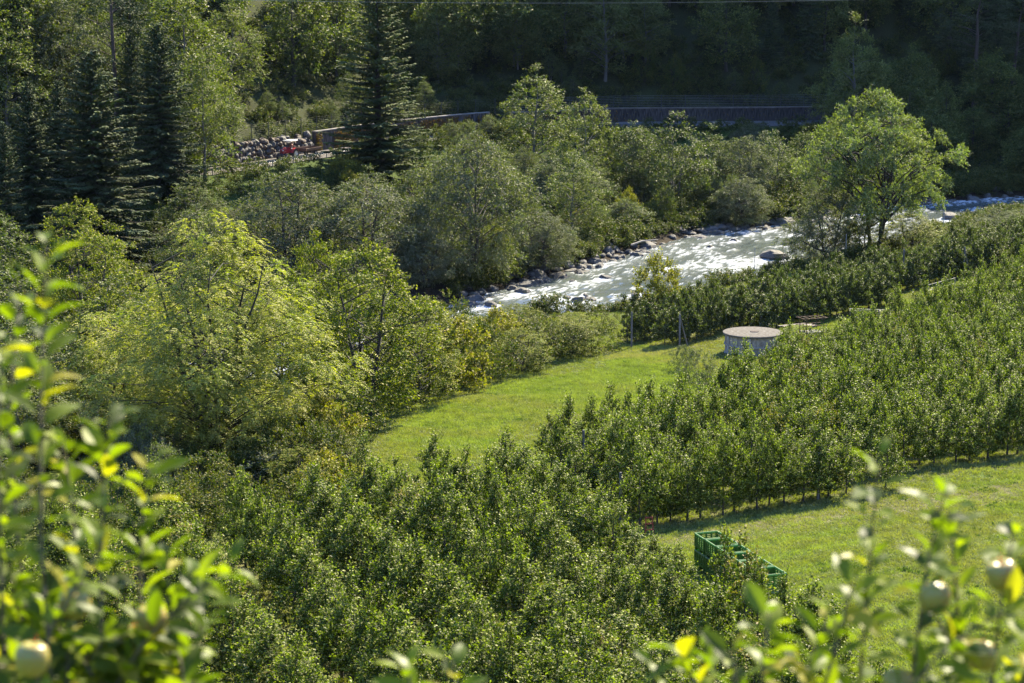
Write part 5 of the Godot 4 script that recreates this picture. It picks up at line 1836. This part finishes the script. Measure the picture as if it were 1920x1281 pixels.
func foreground() -> void:
	rng.seed = 404
	var lm := []
	for c in [Color(0.12, 0.165, 0.03), Color(0.18, 0.23, 0.036), Color(0.26, 0.305, 0.045), Color(0.075, 0.105, 0.028), Color(0.40, 0.36, 0.05)]:
		for k in 3:
			lm.append(big_leaf(k, c))
	var am := [apple_mesh(0.2), apple_mesh(0.4)]
	var trees_near := [
		["near apple tree with yellow apples, its blurred shoots tallest at the frame's edge", Vector3(-1.12, 0, -5.0),
			[[[-1.086, 31.2, 4.8], [-1.098, 31.66, 4.8], [-1.08, 32.04, 4.8], [-1.058, 32.34, 4.8]], [[-1.222, 31.08, 5.2], [-1.248, 31.54, 5.2], [-1.258, 31.85, 5.2], [-1.212, 32.18, 5.2]], [[-1.013, 31.15, 5.0], [-1.0, 31.53, 5.0], [-0.985, 31.73, 5.0], [-0.966, 31.89, 5.0]], [[-0.931, 31.12, 5.1], [-0.924, 31.46, 5.1], [-0.912, 31.63, 5.1], [-0.887, 31.76, 5.1]], [[-0.992, 31.19, 4.9], [-0.882, 31.36, 4.9], [-0.772, 31.47, 4.9], [-0.664, 31.55, 4.9]], [[-1.166, 31.04, 5.3], [-1.124, 31.37, 5.3], [-1.126, 31.59, 5.3], [-1.145, 31.76, 5.3]], [[-1.25, 31.15, 5.0], [-1.244, 31.53, 5.0], [-1.238, 31.8, 5.0], [-1.219, 32.07, 5.0]], [[-0.854, 31.1, 5.1], [-0.797, 31.26, 5.1], [-0.775, 31.34, 5.1], [-0.77, 31.41, 5.1]], [[-1.116, 31.26, 4.7], [-1.058, 31.46, 4.7], [-0.987, 31.57, 4.7], [-0.94, 31.65, 4.7]]],
			[[-1.035, 31.47, 4.85, 0], [-0.872, 31.40, 4.95, 1], [-1.048, 31.47, 4.45, 0], [-0.93, 31.3, 5.1, 1], [-1.0, 31.22, 4.9, 0]],
			Vector3(-1.04, 31.22, 5.0), Vector3(0.30, 0.24, 0.28), 34],
		["near apple tree with blushed apples and blurred shoots in front of the mown grass", Vector3(1.0, 0, -5.0),
			[[[0.85, 31.14, 5.0], [0.862, 31.36, 5.0], [0.872, 31.57, 5.0], [0.885, 31.79, 5.0]], [[0.956, 31.18, 4.9], [0.974, 31.39, 4.9], [0.995, 31.58, 4.9], [1.025, 31.73, 4.9]], [[1.135, 31.1, 5.1], [1.116, 31.33, 5.1], [1.096, 31.5, 5.1], [1.079, 31.66, 5.1]], [[0.735, 31.18, 4.9], [0.772, 31.32, 4.9], [0.796, 31.43, 4.9], [0.818, 31.52, 4.9]], [[1.175, 31.14, 5.0], [1.19, 31.36, 5.0], [1.198, 31.49, 5.0], [1.222, 31.62, 5.0]], [[0.888, 31.21, 4.8], [0.996, 31.35, 4.8], [1.08, 31.42, 4.8], [1.176, 31.48, 4.8]], [[0.702, 31.06, 5.2], [0.754, 31.18, 5.2], [0.78, 31.25, 5.2], [0.799, 31.31, 5.2]]],
			[[1.011, 31.47, 4.9, 1], [1.158, 31.54, 4.85, 1], [1.15, 31.29, 5.0, 0], [0.93, 31.25, 4.9, 1]],
			Vector3(1.02, 31.16, 5.0), Vector3(0.26, 0.13, 0.25), 9],
		["near apple tree of which only leafy tips rise at the bottom edge", Vector3(0.3, 0, -5.0),
			[[[0.312, 31.05, 5.0], [0.338, 31.17, 5.0], [0.35, 31.22, 5.0], [0.357, 31.27, 5.0]], [[0.488, 31.05, 5.0], [0.463, 31.18, 5.0], [0.438, 31.25, 5.0], [0.413, 31.29, 5.0]], [[0.539, 31.1, 4.9], [0.539, 31.22, 4.9], [0.534, 31.3, 4.9], [0.527, 31.34, 4.9]], [[0.564, 31.15, 4.7], [0.576, 31.32, 4.7], [0.583, 31.42, 4.7], [0.592, 31.5, 4.7]]],
			[], Vector3(0.45, 31.02, 5.0), Vector3(0.16, 0.08, 0.2), 3],
		["near apple tree showing only two pale leaf tips at the bottom edge", Vector3(-0.2, 0, -5.0),
			[[[-0.25, 31.05, 5.0], [-0.245, 31.17, 5.0], [-0.25, 31.22, 5.0], [-0.26, 31.26, 5.0]], [[-0.138, 31.05, 5.0], [-0.138, 31.16, 5.0], [-0.14, 31.22, 5.0], [-0.147, 31.28, 5.0]]],
			[], Vector3(-0.2, 30.95, 5.0), Vector3(0.12, 0.05, 0.15), 2]]
	for q in trees_near:
		var base: Vector3 = spot(q[1].x, -q[1].z)
		var t := thing("apple_tree", q[0], "apple tree", base)
		var w := Shape.new()
		var bark := Color(0.20, 0.18, 0.12)
		var hub: Vector3 = Vector3(q[4].x, q[4].y - 0.45, -q[4].z) - base
		w.tube([Vector3(0, -0.1, 0), hub * 0.5 + Vector3(0.02, 0, 0.03), hub], [0.055, 0.045, 0.035], 9, bark)
		var shoots: Array = q[2].duplicate()
		for k in q[6]:   # short spurs that fill the crown
			var c: Vector3 = q[4] + Vector3(rr(-1, 1) * q[5].x, rr(-1.2, 0.7) * q[5].y, rr(-1, 1) * q[5].z)
			var d := (rdir() + Vector3(0, 0.7, 0)).normalized() * 0.24
			shoots.append([[c.x, c.y - 0.1, c.z], [c.x + d.x * 0.3, c.y - 0.03 + d.y * 0.3, c.z - d.z * 0.3], [c.x + d.x * 0.7, c.y + d.y * 0.7, c.z - d.z * 0.7], [c.x + d.x, c.y + d.y, c.z - d.z]])
		var count := 0
		var rest := {}
		for si in shoots.size():
			var sh: Array = shoots[si]
			var pts := [hub]
			for p in sh:
				pts.append(Vector3(p[0], p[1], -p[2]) - base)
			w.tube(pts, [0.012, 0.0055, 0.0045, 0.0035, 0.0018], 6, bark)
			var long: bool = si < q[2].size()
			var total := 0.0
			for i in range(1, 4):
				total += pts[i].distance_to(pts[i + 1])
			var num := int(total / (0.021 if long else 0.014))
			for k in num:
				var f := (k + rr(0.0, 0.8)) / num * 3.0
				var i := 1 + mini(int(f), 2)
				var p: Vector3 = pts[i].lerp(pts[i + 1], f - (i - 1))
				var ax: Vector3 = (pts[i + 1] - pts[i]).normalized()
				var a := k * 2.4 + rr(-0.4, 0.4)
				var sx := ax.cross(Vector3(0.3, 0.2, 0.9)).normalized()
				var out := sx * cos(a) + ax.cross(sx) * sin(a)
				var dir := (out * rr(0.6, 1.0) + ax * rr(0.5, 1.2) - Vector3(0, rr(0.0, 0.3), 0)).normalized()
				var upn := (Vector3.UP * 0.8 + rdir() * 0.7 + ax * 0.35 - out * 0.2).normalized()
				var zx := upn.cross(dir).normalized()
				var bs := Basis(zx, dir.cross(zx), dir)
				var sc := rr(0.62, 1.05) * (0.75 if f > 2.8 else 1.0)
				var tone := rng.randi() % 12
				tone = 4 if tone == 11 else (2 if tone > 8 else (1 if tone > 4 else (0 if tone > 1 else 3)))
				var at := Transform3D(bs * Basis.from_scale(Vector3.ONE * sc), p + dir * 0.02)
				var which := tone * 3 + rng.randi() % 3
				if count < 296:
					part("leaf", lm[which], M.near_leaf, t, at.origin, at.basis)
				else:
					if not rest.has(which):
						rest[which] = []
					rest[which].append(at)
				count += 1
		part("branches", w.mesh(), M.bark, t)
		if not rest.is_empty():
			var lf := SurfaceTool.new()
			for which in rest:
				for at in rest[which]:
					lf.append_from(lm[which], 0, at)
			tag(part("leaves", lf.commit(), M.near_leaf, t), "", "", "", "stuff")
		for a in q[3]:
			part("apple", am[a[3]], M.apple, t, Vector3(a[0], a[1], -a[2]) - base, Basis.from_euler(Vector3(rr(-0.3, 0.3), rr(-0.5, 0.5), rr(-0.3, 0.3))))
